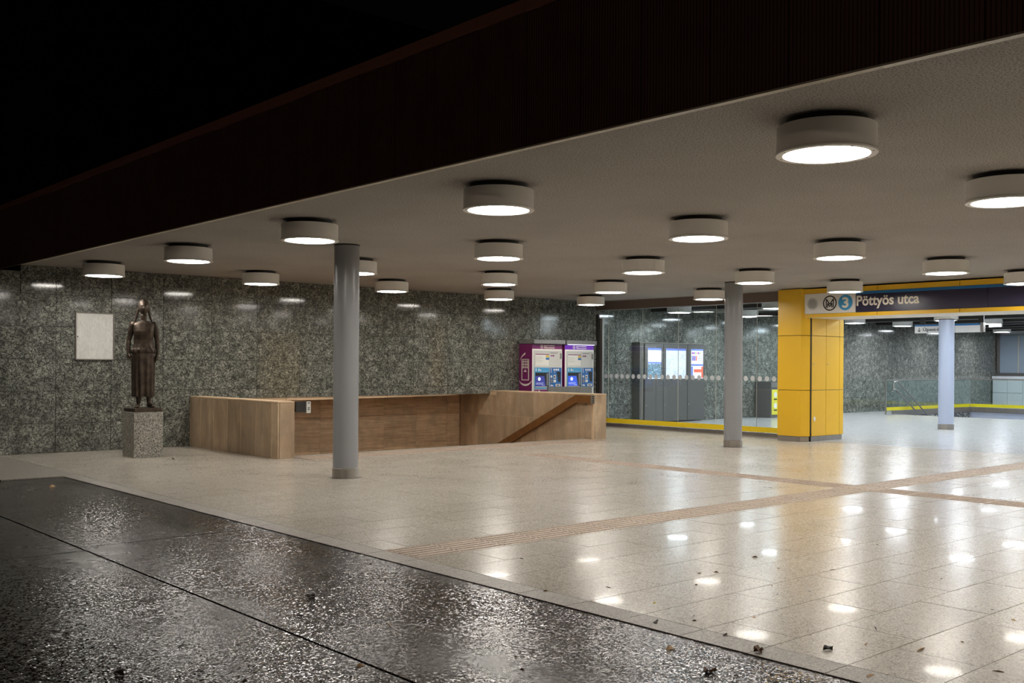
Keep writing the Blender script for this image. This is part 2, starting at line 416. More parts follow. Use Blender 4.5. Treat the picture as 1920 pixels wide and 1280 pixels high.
for zi in range(6):
    x = 5.90-.97*3
    while x < 19.7:
        xa, xb = x, min(x+.97, 19.70); x += .97
        if xb <= 3.6: continue
        segs = [(max(xa, 3.5), xb)]
        if zi < 2:
            segs = [s for s in ((max(xa, 3.5), min(xb, 8.38)), (max(xa, 16.34), xb)) if s[1]-s[0] > .03]
        for a, b in segs:
            z0, z1 = ZJ[zi], ZJ[zi+1]
            if b > 5.31 and a < 5.31 and zi == 5: 
                gran(a, 5.31, z0, 3.17, 18.88, wall); gran(5.31, b, z0, z1, 18.88, wall); continue
            if b <= 5.31 and zi == 5: z1 = 3.17
            gran(a, b, z0, z1, 18.88, wall)
        if zi == 1:
            a, b = max(xa, 8.38), min(xb, 16.34)
            if b-a > .05: gran(a, b, .90, 1.09, 18.88, wall)
# stone ledge under the granite
led = empty('trim_1', (12, 18.88, .85), kind='structure', label='beige stone lintel edge below the granite over the stairs')
for a, b, h0, h1 in ((8.70, 10.45, .825, .835), (10.46, 12.95, .835, .86), (12.96, 14.9, .86, .885)):
    bm = prism(B(), [(a, 18.90, h0), (b, 18.90, h1), (b, 18.90, .905), (a, 18.90, .905)], (0, .3, 0)); obj('ledge_stone', bm, 'trav_edge', led)
obj('wall_post', box(B(), 19.60, 19.67, 18.84, 18.9, 0, 2.95), 'dark', kind='structure', label='dark strip at the end of the granite wall')

# ceiling + fascia
ceil = obj('ceiling', box(B(), 5.33, 19.9, -6, 19.2, 3.28, 3.42), 'ceiling', kind='structure', label='speckled plaster soffit of the canopy')
roof = obj('roof', box(B(), 5.5, 20, -6, 22.2, 3.9, 4.3), 'fascia', kind='structure', label='canopy roof slab')
fas = empty('canopy_fascia', (5.31, 8, 3.28), kind='structure', label='dark brown ribbed fascia along the canopy edge')
PW = .5855
def fascia_panel():
    bm = B(); n = 22; w = PW-.006; d = w/n; pts = [(.06, w/2, 0)]
    prof = []
    for i in range(n):
        y = -w/2+i*d
        prof += [(0, y+d*.08), (0, y+d*.5), (.012, y+d*.6), (.012, y+d*.98)]
    loop = [(p[0], p[1], 0) for p in prof]+[(.05, w/2, 0), (.05, -w/2, 0)]
    prism(bm, loop, (0, 0, 1.03)); return mesh_of('fascia_panel', bm, 'fascia')
fp = fascia_panel()
cp = mesh_of('cap_piece', box(B(), -.02, .3, -PW/2+.003, PW/2-.003, 0, .10), 'cap')
tp = mesh_of('drip_trim', box(B(), -.004, .05, -PW/2+.002, PW/2-.002, 0, .012), 'trim')
for k in range(-14, 34):
    y = 2.35+PW*(k+.5)
    if y > 22: break
    inst('fascia_panel', fp, (5.29, y, 3.285), fas); inst('cap_piece', cp, (5.29, y, 4.32), fas); inst('drip_trim', tp, (5.292, y, 3.272), fas)
obj('fascia_backing', box(B(), 5.345, 5.5, -6, 22.2, 3.3, 4.31), 'dark', fas)

# stairwell
st = empty('staircase', (12.3, 15.78, 0), 'beige stone stairs going down under the granite wall', 'stairs')
obj('back_wall_core', box(B(), 8.6, 16.0, 20.1, 20.3, -3.2, 1.2), 'travh', st)
JX = [8.69, 9.6, 10.6, 11.94, 12.71, 13.66, 14.59, 15.53, 15.93]
for i in range(8):
    for z0, z1 in ((-3, -1.1), (-1.1, -.36), (-.36, .40), (.40, 1.1)):
        obj('stone_panel', box(B(), JX[i]+.002, JX[i+1]-.002, 20.05, 20.1, z0+.002, z1-.002), 'travh', st)
steps = 14
for i in range(steps):
    y0 = 15.78+i*.31
    obj('step', box(B(), 8.69, 15.93, y0, y0+.33 if i < steps-1 else 20.05, -.15*(i+1)-.25, -.15*(i+1)), 'trav_edge', st)
obj('landing', box(B(), 8.69, 15.93, 20.0, 20.06, -2.6, -2.2), 'travh', st)
obj('stair_nosing', box(B(), 8.69, 15.93, 15.66, 15.785, -.06, .004), 'kerb', st)
bmh = box(B(), 8.6, 16.0, 18.9, 20.2, 1.15, 1.25); obj('soffit', bmh, 'trav_edge', st)
# left parapet
def parapet(name, x0, x1, y0, y1, top, panels, label, side_z=0, far=None):
    p = empty(name, ((x0+x1)/2, y0, 0), label, 'parapet')
    obj('core', box(B(), x0+.003, x1-.003, y0+.03, far or y1, -2.6, top-.03), 'trav_edge', p)
    return p
lp = parapet('stone_parapet', 8.38, 8.69, 15.42, 18.88, .96, 8, 'brown stone parapet on the left of the stairs, seen along its seven panels', far=20.04)
ys = [15.42, 15.65, 16.2, 16.77, 17.3, 17.86, 18.42, 18.875]
for a, b in zip(ys, ys[1:]): obj('stone_panel', box(B(), 8.38, 8.409, a+.009, b-.009, .002, .935), 'trav', lp, bevel=.002)
obj('end_panel', box(B(), 8.411, 8.69, 15.42, 15.449, .002, .935), 'trav', lp, label='plain end panel facing the tile floor')
obj('inner_panel', box(B(), 8.661, 8.69, 15.452, 20.0, -2.4, .935), 'trav', lp)
obj('coping', box(B(), 8.38, 8.69, 15.42, 18.875, .938, .962), 'trav_edge', lp, bevel=.003)
rp = parapet('stone_parapet', 15.93, 16.33, 15.42, 18.88, .985, 8, 'brown stone parapet on the right of the stairs in front of the ticket machines', far=20.04)
ys = [15.47, 15.9, 16.7, 17.33, 17.92, 18.65, 19.33, 20.04]
for a, b in zip(ys, ys[1:]):
    t = .96 if b < 18.9 else .88
    obj('stone_panel', box(B(), 15.93, 15.959, a+.002, b-.002, .402, t), 'trav', rp, bevel=.0015)
    obj('stone_panel', box(B(), 15.93, 15.959, a+.002, b-.002, -.9, .398), 'trav', rp, bevel=.0015)
obj('lower_panel', box(B(), 15.93, 15.959, 15.5, 20.04, -2.4, -.905), 'trav', rp)
obj('end_panel', box(B(), 15.955, 16.33, 15.42, 15.449, .002, .96), 'trav', rp)
obj('corner_strip', box(B(), 15.93, 15.952, 15.42, 15.466, -.5, .96), 'trav_edge', rp)
obj('outer_panel', box(B(), 16.301, 16.33, 15.452, 18.875, .002, .96), 'trav', rp)
obj('coping', box(B(), 15.93, 16.33, 15.42, 18.875, .962, .986), 'trav_edge', rp, bevel=.003)
def handrail(x0, x1, name, lab, nx):
    hr = empty(name, ((x0+x1)/2, 15.6, .8), lab, 'handrail')
    L = [(x0, 15.40, .955), (x0, 15.86, .955), (x0, 19.6, -.78), (x0, 19.6, -.96), (x0, 15.86, .785), (x0, 15.40, .785)]
    obj('rail_board', prism(B(), L, (x1-x0, 0, 0)), 'rail_wood', hr)
    obj('end_cap', box(B(), x0-.004, x1+.004, 15.375, 15.40, .78, .96), 'steel', hr, label='shiny end cap')
    for z in (.93, .885, .84, .80):
        obj('cap_mark', box(B(), (x0+x1)/2-.03, (x0+x1)/2+.03, 15.37, 15.376, z-.014, z+.012), 'black', hr)
    obj('lug', box(B(), nx-.02, nx+.02, 15.62, 15.66, .74, .785), 'steel', hr)
    return hr
handrail(15.82, 15.925, 'handrail', 'brown board handrail sloping down on the right parapet', 15.9)
lh = handrail(8.72, 8.83, 'handrail', 'brown board handrail on the inner side of the left parapet, only its end showing', 8.74)
for c_ in list(lh.children):
    if c_.name.startswith(('cap_mark', 'end_cap')): bpy.data.objects.remove(c_)
obj('open_end', box(B(), 8.70, 8.885, 15.385, 15.40, .775, .955), 'dark', lh)
obj('end_plate', box(B(), 8.887, 8.965, 15.36, 15.40, .76, .955), 'grey', lh, label='pale end plate with small black marks')
for z in (.93, .85, .82): obj('cap_mark', box(B(), 8.91, 8.94, 15.355, 15.36, z-.008, z+.008), 'black', lh)

# columns
def column(x, y, r, top, label, mat='column', capital=False):
    c = empty('round_column', (x, y, 0), label, 'column', 'round columns in a row')
    obj('shaft', lathe(B(), [(r, .12), (r, top)], 48, x, y), mat, c, True)
    obj('base_sleeve', lathe(B(), [(r+.008, .003), (r+.008, .135), (r, .14)], 48, x, y), 'steel', c, True, label='ribbed steel sleeve')
    obj('base_ring', lathe(B(), [(0, .001), (r+.05, .001), (r+.05, .005), (r, .005)], 48, x, y), 'steelband', c, True)
    obj('top_collar', lathe(B(), [(r+.004, top-.02), (r+.004, top)], 48, x, y), 'dark', c, True)
    if capital: obj('capital', box(B(), x-r-.02, x+r+.02, y-r-.02, y+r+.02, top, 3.6), 'baffle', c)
    return c
column(7.8, 12.4, .178, 3.28, 'grey round column standing in front of the stairwell, nearest the asphalt')
column(16.8, 12.4, .178, 3.28, 'grey round column between the stair parapet and the yellow gate, in front of the glass wall')
column(26.14, 12.55, .192, 2.87, 'blue-grey round column inside the hall behind the gate', 'column_in', True)

# ceiling lamps
def lamp_proto():
    root = empty('ceiling_lamp', (0, 0, 3.04))
    r = .33
    obj('mounting_plate', lathe(B(), [(0, 3.23), (.26, 3.23), (.27, 3.28), (0, 3.28)], 40), 'dark', root, True)
    obj('drum', lathe(B(), [(r-.004, 3.058), (r, 3.062), (r, 3.228), (r-.004, 3.232), (.2, 3.232), (0, 3.232)], 56), 'lampwhite', root, True)
    rim = obj('rim', lathe(B(), [(.286, 3.047), (.288, 3.041), (.334, 3.041), (.337, 3.045), (.337, 3.054), (.33, 3.058), (.286, 3.058)], 56), 'lampwhite', root, True)
    for k in range(8):
        a = 2*PI*k/8+.3
        obj('screw', lathe(B(), [(0, 3.0385), (.005, 3.0385), (.006, 3.0415)], 6, .311*math.cos(a), .311*math.sin(a)), 'dark', rim)
    obj('diffuser', lathe(B(), [(0, 3.049), (.285, 3.049), (.285, 3.056), (0, 3.056)], 48), 'glow', root, True)
    return root
proto = lamp_proto()
stem = None
rows = ['canopy edge row', 'second row from canopy edge', 'middle row under canopy', 'fourth row from canopy edge', 'row nearest yellow gate']
place = ['nearest the viewer', 'second from viewer', 'third from viewer', 'fourth from viewer', 'next to granite wall']
LP = {(0,0):(6.2,3.82),(0,1):(6.23,7.28),(0,2):(6.17,10.62),(0,3):(6.18,14.01),(0,4):(6.2,17.4),
      (1,0):(9.12,3.85),(1,1):(9.27,7.34),(1,2):(9.08,10.6),(1,3):(8.95,13.95),(1,4):(8.91,17.07),
      (2,0):(12.1,3.85),(2,1):(12.23,7.33),(2,2):(12.05,10.61),(2,3):(12.01,14.0),(2,4):(11.68,16.9),
      (3,0):(15.2,3.85),(3,1):(15.34,7.38),(3,2):(14.87,10.54),(3,3):(14.84,13.92),(3,4):(14.73,17.17),
      (4,0):(18.0,3.85),(4,1):(18.15,7.35),(4,2):(17.82,10.56),(4,3):(17.83,13.81),(4,4):(17.55,17.1)}
first = True
for (i, j), (x, y) in sorted(LP.items()):
    o = proto if first else copy_tree(proto); first = False
    o.location = (x, y, 3.04); tag(o, 'white drum ceiling lamp, %s, %s' % (rows[i], place[j]), 'lamp', 'drum lamps under the canopy')
for i in range(5):
    for y in (.4, -3.0):
        o = copy_tree(proto); o.location = ((6.2, 9.15, 12.1, 15.2, 18.0)[i], y, 3.04)
        tag(o, 'white drum ceiling lamp, %s, %s' % (rows[i], 'first outside the right edge' if y > 0 else 'second outside the right edge'), 'lamp', 'drum lamps under the canopy')
# hall lamps
hp = copy_tree(proto)
for ch in hp.children:
    if ch.name.startswith('diffuser'):
        ch.data = ch.data.copy(); ch.data.materials[0] = M['glow_in']
hx = [21.75, 24.8, 27.8, 30.75, 33.9, 37.9, 41.9]; hy = [17.85, 14.8, 11.5, 8.2, 5.2]
cn = ['first', 'second', 'third', 'fourth', 'fifth', 'sixth', 'seventh']; rn = ['row along granite wall', 'second row from granite', 'third row from granite', 'fourth row from granite', 'fifth row from granite']
obj('stem', lathe(B(), [(.05, 3.2), (.05, 3.74)], 12), 'dark', hp)
hp.children[-1].location = (0, 0, .16)
fh = True
for j, y in enumerate(hy):
    for i, x in enumerate(hx):
        o = hp if fh else copy_tree(hp); fh = False
        o.location = (x, y, 3.04)
        tag(o, 'white drum lamp in hall, %s, %s from glass' % (rn[j], cn[i]), 'lamp', 'drum lamps in the hall')

# ================================================================ glass wall
gx = 19.69
gw = empty('glass_wall', (gx, 16, 0), 'clear glass wall with yellow foot band and a row of frosted dots', 'glass wall')
seams = [18.72, 18.52, 17.34, 16.18, 15.03, 13.88, 12.9]
for a, b in zip(seams, seams[1:]): obj('pane', box(B(), gx-.006, gx+.006, b+.004, a-.004, .09, 3.06), 'glass', gw)
for s_ in seams[1:-1]: obj('seam_strip', box(B(), gx-.007, gx+.007, s_-.0035, s_+.0035, .09, 3.06), 'trim', gw)
obj('yellow_band', box(B(), gx-.010, gx-.0075, 12.9, 18.72, .105, .225), 'yfilm', gw)
obj('base_rail', box(B(), gx-.03, gx+.03, 12.9, 18.72, .01, .095), 'steelband', gw)
obj('base_lip', box(B(), gx-.05, gx-.031, 12.9, 18.72, .0, .012), 'trim', gw)
obj('end_post', box(B(), gx-.03, gx+.04, 18.72, 18.83, 0, 2.85), 'steel', gw, label='pale steel end post')
dm = B(); 
dv = [(0, .06*math.cos(2*PI*i/20), .06*math.sin(2*PI*i/20)) for i in range(20)]
dm = mesh_of('frosted_dot', prism(B(), dv, (-.0015, 0, 0)), 'frost')
for k in range(31): inst('frosted_dot', dm, (gx-.0075, 18.61-.1926*k, 1.325), gw)
obj('wall_front', box(B(), 19.6, 19.9, 12.6, 18.88, 3.06, 3.28), 'brownbeam', kind='structure', label='brown beam above the glass wall')

# ================================================================ yellow gate
g = empty('yellow_gate', (19.6, 12.3, 0), 'yellow panelled entrance gate with its blue header sign', 'gate')
px0, py1 = 19.05, 12.89
def ypan(nm, pts, z0, z1, mat='yellow'):
    return obj(nm, prism(B(), [(p[0], p[1], z0) for p in pts], (0, 0, z1-z0)), mat, g, bevel=.002)
core = B(); box(core, px0+.07, 20.55, 12.36, 12.88, 0, 3.25); box(core, 19.31, 20.55, 12.25, 12.36, 0, 3.25); obj('core', core, 'dark', g)
for z0, z1 in ((.115, 1.095), (1.105, 2.265), (2.275, 3.262)):
    # front panel folding round the corner
    ypan('front_panel', [(px0, py1), (px0, 12.31), (19.25, 12.215), (19.27, 12.235), (px0+.04, 12.335), (px0+.04, py1)], z0, z1)
    for xa, xb in ((19.315, 19.862), (19.874, 20.40), (20.412, 20.57)):
        ypan('side_panel', [(xa, 12.21), (xb, 12.21), (xb, 12.245), (xa, 12.245)], z0, min(z1, 2.66) if z0 > 2 else z1)
    ypan('rear_panel', [(20.575, 12.24), (20.575, 13.02), (20.56, 13.02), (20.56, 12.24)], z0, z1)
ypan('plinth', [(px0+.02, py1), (px0+.02, 12.33), (19.25, 12.235), (19.262, 12.26), (px0+.06, 12.36), (px0+.06, py1)], .002, .11, 'steel')
ypan('plinth', [(19.32, 12.235), (20.56, 12.235), (20.56, 12.265), (19.32, 12.265)], .002, .11, 'steel')
obj('gate_track', box(B(), 19.275, 19.305, 12.215, 12.27, .003, 2.66), 'black', g)
for x_, z_ in ((19.36, 1.66), (19.93, 1.66)):
    l = B(); prism(l, [(x_+.014*math.cos(a*PI/5), 12.209, z_+.014*math.sin(a*PI/5)) for a in range(10)], (0, -.006, 0)); obj('panel_lock', l, 'steel', g)
l = B(); prism(l, [(19.40+.035*math.cos(a*PI/8), 12.209, .485+.05*math.sin(a*PI/8)) for a in range(16)], (0, -.02, 0)); obj('socket_cover', l, 'white', g)
# header
hxf = 19.10; y = 12.295
obj('header_core', box(B(), hxf+.03, 20.4, -2, 12.25, 2.70, 3.24), 'dark', g)
js = [12.295, 10.60, 8.92, 7.22, 5.52, 3.82, 2.12, .42, -1.3]
for a, b in zip(js, js[1:]):
    obj('header_panel', box(B(), hxf, hxf+.03, b+.004, a-.004, 3.15, 3.25), 'yellow', g)
    obj('lower_panel', box(B(), hxf, hxf+.03, b+.004, a-.004, 2.645, 2.72), 'yellow', g)
    obj('soffit_panel', box(B(), hxf+.032, 20.4, b+.003, a-.003, 2.645, 2.70), 'baffle', g)
sgx = hxf+.012
sb = obj('sign_board', box(B(), sgx, hxf+.03, 11.08, 12.27, 2.725, 3.145), 'white', g)
nb = obj('name_board', box(B(), sgx, hxf+.03, 8.4, 11.078, 2.725, 3.145), 'navy', g)
nb2 = obj('name_board', box(B(), sgx, hxf+.03, -1.3, 8.396, 2.725, 3.145), 'navy', g)
obj('blue_stripe', box(B(), sgx-.002, sgx-.0005, 8.4, 11.078, 3.09, 3.145), 'blue', nb)
obj('blue_stripe', box(B(), sgx-.002, sgx-.0005, -1.3, 8.396, 3.09, 3.145), 'blue', nb2)
def disc_x(cy_, cz, r, th, x, n=36, r0=0):
    bm = B()
    if r0:
        a = [[bm.verts.new((xx, cy_+rr*math.cos(2*PI*i/n), cz+rr*math.sin(2*PI*i/n))) for i in range(n)] for rr, xx in ((r, x), (r0, x), (r0, x-th), (r, x-th))]
        for q in range(4):
            A, Bq = a[q], a[(q+1)%4]
            for i in range(n): bm.faces.new((A[i], A[(i+1)%n], Bq[(i+1)%n], Bq[i]))
    else: prism(bm, [(x, cy_+r*math.cos(2*PI*i/n), cz+r*math.sin(2*PI*i/n)) for i in range(n)], (-th, 0, 0))
    return bm
def yat(px): # header face y for a horizontal position in the sign, linear over its length (measured)
    return 12.27-(px-1508)*(12.27-11.08)/(1604-1508)
zc = 2.935
obj('speaker_grille', disc_x(yat(1523.5), zc, .105, .006, sgx-.0005), 'grey', sb, label='round grey loudspeaker grille')
obj('speaker_ring', disc_x(yat(1523.5), zc, .125, .01, sgx-.0005, r0=.107), 'grey', sb)
for k in range(7):
    hh = .011; z_ = zc-.075+k*.025; w_ = math.sqrt(max(.1**2-(z_-zc)**2, 0))*.9
    obj('grille_slot', box(B(), sgx-.009, sgx-.0066, yat(1523.5)-w_, yat(1523.5)+w_, z_-hh/2, z_+hh/2), 'capgrey', sb)
ym = yat(1556.5); obj('metro_ring', disc_x(ym, zc, .160, .002, sgx-.0005, r0=.134), 'black', sb)
def strokes(nm, segs, yc, zc_, w, x, par, mat):
    bm = B()
    for (a0, b0, a1, b1) in segs:   # (right, up) metres in sign frame
        d = Vector((a1-a0, b1-b0)).normalized(); n = Vector((-d.y, d.x))*w/2
        P = [(a0+n.x, b0+n.y), (a1+n.x, b1+n.y), (a1-n.x, b1-n.y), (a0-n.x, b0-n.y)]
        prism(bm, [(x, yc-p, zc_+q) for p, q in P], (-.002, 0, 0))
    obj(nm, bm, mat, par)
strokes('metro_letter', [(-.083, -.095, -.083, .088), (-.083, .088, 0, -.025), (0, -.025, .083, .088), (.083, .088, .083, -.095),
    (-.05, -.095, -.05, .0), (-.05, .0, 0, -.075), (0, -.075, .05, .0), (.05, .0, .05, -.095)], ym, zc, .023, sgx-.0005, sb, 'black')
y3 = yat(1585.5); obj('line_disc', disc_x(y3, zc, .163, .002, sgx-.0005), 'lblue', sb)
text('line_number', '3', .29, (sgx-.003, y3+.072, zc-.10), RW, 'cream', sb, width=.145, bold=.009)
text('station_name', 'Pöttyös utca', .285, (sgx-.003, 11.055, zc-.075), RW, 'cream', nb, width=1.335, bold=.007)
# far jamb, out of view
ypan('far_jamb', [(px0, 2.0), (px0, 1.2), (20.5, 1.2), (20.5, 2.0)], .1, 3.25)
obj('wall_side', box(B(), 19.7, 19.9, -6, 1.2, 0, 3.28), 'granite', kind='structure', label='granite wall beyond the gate')

# ================================================================ hall
hf = B()
for r in subtract((19.66, 46, .8, 19.3), (33.05, 38.95, 10.05, 17.85)): box(hf, *r, -.3, -.016)
hf = obj('floor', hf, 'joint', kind='structure', label='polished tile floor of the hall, cool light painted into its colour')
ht = B(); y = .8; k = 0
while y < 19.2:
    x = 19.66-(k % 2)*.485
    while x < 46:
        for r in subtract((max(x, 19.66), min(x+.97, 46), y, min(y+.485, 19.25)), (33.0, 38.8, 10.2, 17.7)):
            if r[1]-r[0] > .03 and r[3]-r[2] > .03: box(ht, r[0]+.0025, r[1]-.0025, r[2]+.0025, r[3]-.0025, -.016, 0)
        x += .97
    y += .485; k += 1
obj('floor_tiles', ht, 'floor_in', hf, kind='stuff')
hw = obj('wall_back', box(B(), 19.72, 46, 19.27, 19.5, 0, 3.9), 'dark', kind='structure', label='grey-green granite wall inside the hall')
zj = [0, .52, 1.09, 1.655, 2.22, 2.79, 3.36, 3.88]
for zi in range(7):
    x = 19.74+.01; n = 0
    while x < 44.6:
        xb = min(x+.97*(2 if x > 30 else 1), 44.7); gran(x, xb, zj[zi], zj[zi+1], 19.245, hw); x = xb; n += 1
obj('wall_right', box(B(), 44.75, 45, .8, 19.3, 0, 3.9), 'booth', kind='structure', label='pale end wall of the hall')
obj('wall_front', box(B(), 19.9, 45, .6, .8, 0, 3.9), 'granite', kind='structure', label='granite side wall of the hall, out of view')
hc = obj('ceiling', box(B(), 19.72, 45, .6, 19.5, 3.75, 3.9), 'darkceil', kind='structure', label='dark void above the hall baffles')
for i in range(12):
    xx = 20.3+i*2.05
    obj('ceiling_panel', box(B(), xx, xx+1.1, .9, 19.2, 3.62, 3.68), 'hallceil', hc)
x = 20.6; bmesh_b = mesh_of('ceiling_baffle', box(B(), -.07, .07, -9.0, 9.0, 0, .06), 'baffle')
while x < 44:
    inst('ceiling_baffle', bmesh_b, (x, 10.1, 3.22), hc); x += 1.5
dbm = mesh_of('dark_gap_strip', box(B(), -.25, .25, -9.0, 9.0, 0, .1), 'dark')  # dark strips added to paint in the unlit gaps between baffles
for x in (22.3, 26.3, 29.4, 31.9, 34.6, 36.2, 38.6, 40.6, 43.0): inst('dark_gap_strip', dbm, (x, 10.1, 3.12), hc)
# booth at the end
bo = empty('service_booth', (44.4, 17, 0), 'pale tiled booth with a blue-grey window at the end of the hall', 'booth')
for k in range(8):
    y1_ = 19.2-k*.62
    for z0, z1 in ((0, .56), (.57, 1.14)): obj('tile', box(B(), 44.2, 44.7, y1_-.61, y1_, z0, z1), 'booth', bo)
obj('sill', box(B(), 44.15, 44.72, 14.2, 19.21, 1.15, 1.26), 'booth', bo)
obj('frame', box(B(), 44.6, 44.74, 14.2, 19.24, 1.27, 1.40), 'cabinet', bo)
for k in range(6):
    y1_ = 19.1-k*.8; obj('window_pane', box(B(), 44.66, 44.72, y1_-.76, y1_, 1.4, 3.0), 'boothglass', bo); obj('mullion', box(B(), 44.62, 44.7, y1_-.8, y1_-.76, 1.4, 3.0), 'trim', bo)
obj('end_mullion', box(B(), 44.6, 44.7, 19.1, 19.2, 1.4, 3.06), 'steelband', bo)
# pit + balustrade
pit = empty('hall_staircase', (33, 15, 0), 'stairs going down behind the glass balustrade in the hall', 'stairs')
obj('pit_wall', box(B(), 33.0, 38.9, 17.69, 17.85, -4, -.065), 'terrazzo', pit); obj('pit_wall', box(B(), 38.79, 38.95, 10.2, 17.7, -4, -.065), 'concrete', pit)
obj('pit_wall', box(B(), 33.0, 38.9, 10.05, 10.2, -4, -.31), 'concrete', pit); obj('pit_wall', box(B(), 32.85, 33.0, 10.2, 14.9, -4, -.31), 'concrete', pit)
for i in range(18): obj('step', box(B(), 33.0+i*.3, 33.0+i*.3+.32, 14.9, 17.7, -.16*(i+1)-.3, -.16*(i+1)), 'concrete', pit)
obj('stringer', prism(B(), [(33.0, 14.85, -.02), (33.3, 14.85, -.02), (38.6, 14.85, -2.9), (33.0, 14.85, -2.9)], (0, .05, 0)), 'steel', pit)
bal = empty('glass_balustrade', (33, 17.7, 0), 'glass balustrade with thin steel top rail and lemon yellow foot band in the hall', 'balustrade')
for a, b in ((32.54, 34.6), (34.61, 36.7), (36.71, 38.79)): obj('pane', box(B(), a, b, 17.694, 17.706, .1, 1.15), 'glass_g', bal)
obj('top_rail', box(B(), 32.5, 38.8, 17.68, 17.72, 1.15, 1.19), 'steel', bal)
obj('post', box(B(), 32.49, 32.54, 17.68, 17.72, 0, 1.15), 'steel', bal)
for a, b in ((15.6, 17.68), (13.5, 15.59), (11.4, 13.49), (10.2, 11.39)): obj('pane', box(B(), 38.794, 38.806, a, b, .1, 1.15), 'glass_g', bal)
obj('top_rail', box(B(), 38.78, 38.82, 10.2, 17.67, 1.15, 1.19), 'steel', bal)
obj('yellow_band', box(B(), 32.55, 38.78, 17.69, 17.693, .13, .245), 'yfilm_in', bal)
obj('yellow_band', box(B(), 38.787, 38.79, 10.2, 17.68, .13, .245), 'yfilm_in', bal)
obj('kick_plate', box(B(), 32.9, 38.78, 17.66, 17.69, -.06, .12), 'steel', bal); obj('kick_plate', box(B(), 38.76, 38.786, 10.2, 17.65, -.06, .12), 'steel', bal)
hr = empty('handrail', (33, 17.5, 0), 'double tubular steel handrail going down inside the glass balustrade', 'handrail')
top = [(32.72, 17.5, .86), (32.66, 17.5, 1.0), (32.72, 17.5, 1.12), (32.85, 17.5, 1.14), (33.0, 17.5, 1.08), (38.0, 17.5, -1.6)]
obj('upper_rail', tube(B(), [(32.66, 17.5, .86), (32.66, 17.5, 1.06), (32.72, 17.5, 1.12), (32.9, 17.5, 1.13), (33.0, 17.5, 1.1), (38.0, 17.5, -1.75)], .024), 'steel', hr, True)
obj('lower_rail', tube(B(), [(32.62, 17.5, .86), (32.8, 17.5, .855), (32.95, 17.5, .81), (38.0, 17.5, -2.1)], .024), 'steel', hr, True)
for x_, z_ in ((32.62, .80), (33.9, .62), (33.95, .30), (35.4, -.2)): obj('bracket', box(B(), x_-.08, x_+.05, 17.5, 17.69, z_-.02, z_), 'steel', hr)

# map cabinet
mc = empty('map_cabinet', (22.85, 19.1, 0), 'dark three-door cabinet with backlit maps, seen through the glass wall', 'display cabinet')
obj('body', box(B(), 21.43, 24.28, 18.97, 19.24, .02, 2.24), 'cabinet', mc)
obj('frame_strip', box(B(), 21.40, 24.31, 18.95, 19.24, 2.24, 2.26), 'steelband', mc)
ax = [(21.60, 22.38), (22.40, 23.45), (23.47, 24.26)]
post = [(21.72, 22.29), (22.50, 23.38), (23.62, 24.17)]
def mapmat(name, s1, c, st, sc=9):
    a = NT(name); co = a.coord(scale=(1, 1, 1))
    v = a.n('ShaderNodeTexVoronoi', feature='DISTANCE_TO_EDGE'); a.l(co, v.inputs['Vector']); v.inputs['Scale'].default_value = sc
    n_ = a.noise(co, 5, 4, .6, 1)
    base = a.ramp(n_, c); col = a.mix(a.ramp(v.outputs['Distance'], [(0, 1.0), (.06, 0.0)]), base, s1)
    a.set(color=col, rough=.3); a.l(col, a.b.inputs['Emission Color']); a.b.inputs['Emission Strength'].default_value = st
    return a.m
M['map1'] = mapmat('street_map', (.9, .9, .95), [(.4, (.55, .62, .66)), (.55, (.75, .8, .8)), (.7, (.5, .72, .6))], .5)
M['map2'] = mapmat('dark_map', (.45, .62, .8), [(.4, (.05, .09, .1)), (.6, (.09, .15, .2)), (.7, (.2, .4, .55))], .6, 14)
M['map3'] = mapmat('network_map', (.42, .46, .58), [(.35, (.55, .6, .8)), (.55, (.72, .76, .84)), (.75, (.62, .78, .74))], .5, 11)
M['lit'] = emis('lit_white', (.75, .8, .9), .6); M['litblue'] = emis('lit_blue', (.12, .18, .55), .6); M['litred'] = emis('lit_red', (.75, .13, .07), .5)
M['litviol'] = emis('lit_purple', (.3, .05, .4), .5); M['litgreen'] = emis('lit_green', (.35, .65, .2), .5); M['litpink'] = emis('lit_pink', (.75, .25, .3), .5)
for (a, b), (c_, d_) in zip(ax, post):
    dr = obj('door', box(B(), a, b, 18.93, 18.968, .04, 2.22), 'cabinet', mc, bevel=.002)
    obj('lock', box(B(), a+.05, a+.075, 18.922, 18.93, .48, .51), 'steel', dr)
    pw = obj('poster', box(B(), c_, d_, 18.926, 18.93, 1.24, 2.1), 'lit', dr)
D = [c for c in mc.children if c.name.startswith('door')]
def pp(d, x0, x1, z0, z1, m, nm='print', y=18.9245): obj(nm, box(B(), x0, x1, y, y+.001, z0, z1), m, d)
pp(D[0], 21.72, 22.29, 1.72, 2.03, 'map1', 'street_map'); pp(D[0], 21.72, 22.29, 1.26, 1.66, 'map2', 'night_map'); pp(D[0], 21.72, 22.29, 2.04, 2.1, 'litblue', 'heading_bar'); pp(D[0], 21.72, 22.29, 1.665, 1.71, 'litblue', 'heading_bar')
pp(D[1], 22.50, 23.38, 1.27, 2.03, 'map3', 'network_map'); pp(D[1], 22.50, 23.38, 2.04, 2.1, 'litblue', 'heading_bar')
pp(D[2], 23.62, 24.17, 2.05, 2.1, 'litblue', 'heading_bar'); pp(D[2], 23.62, 24.17, 1.61, 1.66, 'litblue', 'heading_bar')
for i, m_ in enumerate(('litviol', 'litviol', 'litgreen', 'litpink', 'litviol', 'litgreen')): pp(D[2], 23.65+i*.07, 23.705+i*.07, 1.95, 2.01, m_, 'colour_box')
for i, m_ in enumerate(('litblue', 'litviol', 'litblue', 'litred')): pp(D[2], 23.65+i*.062, 23.70+i*.062, 1.76, 1.9, m_, 'colour_box')
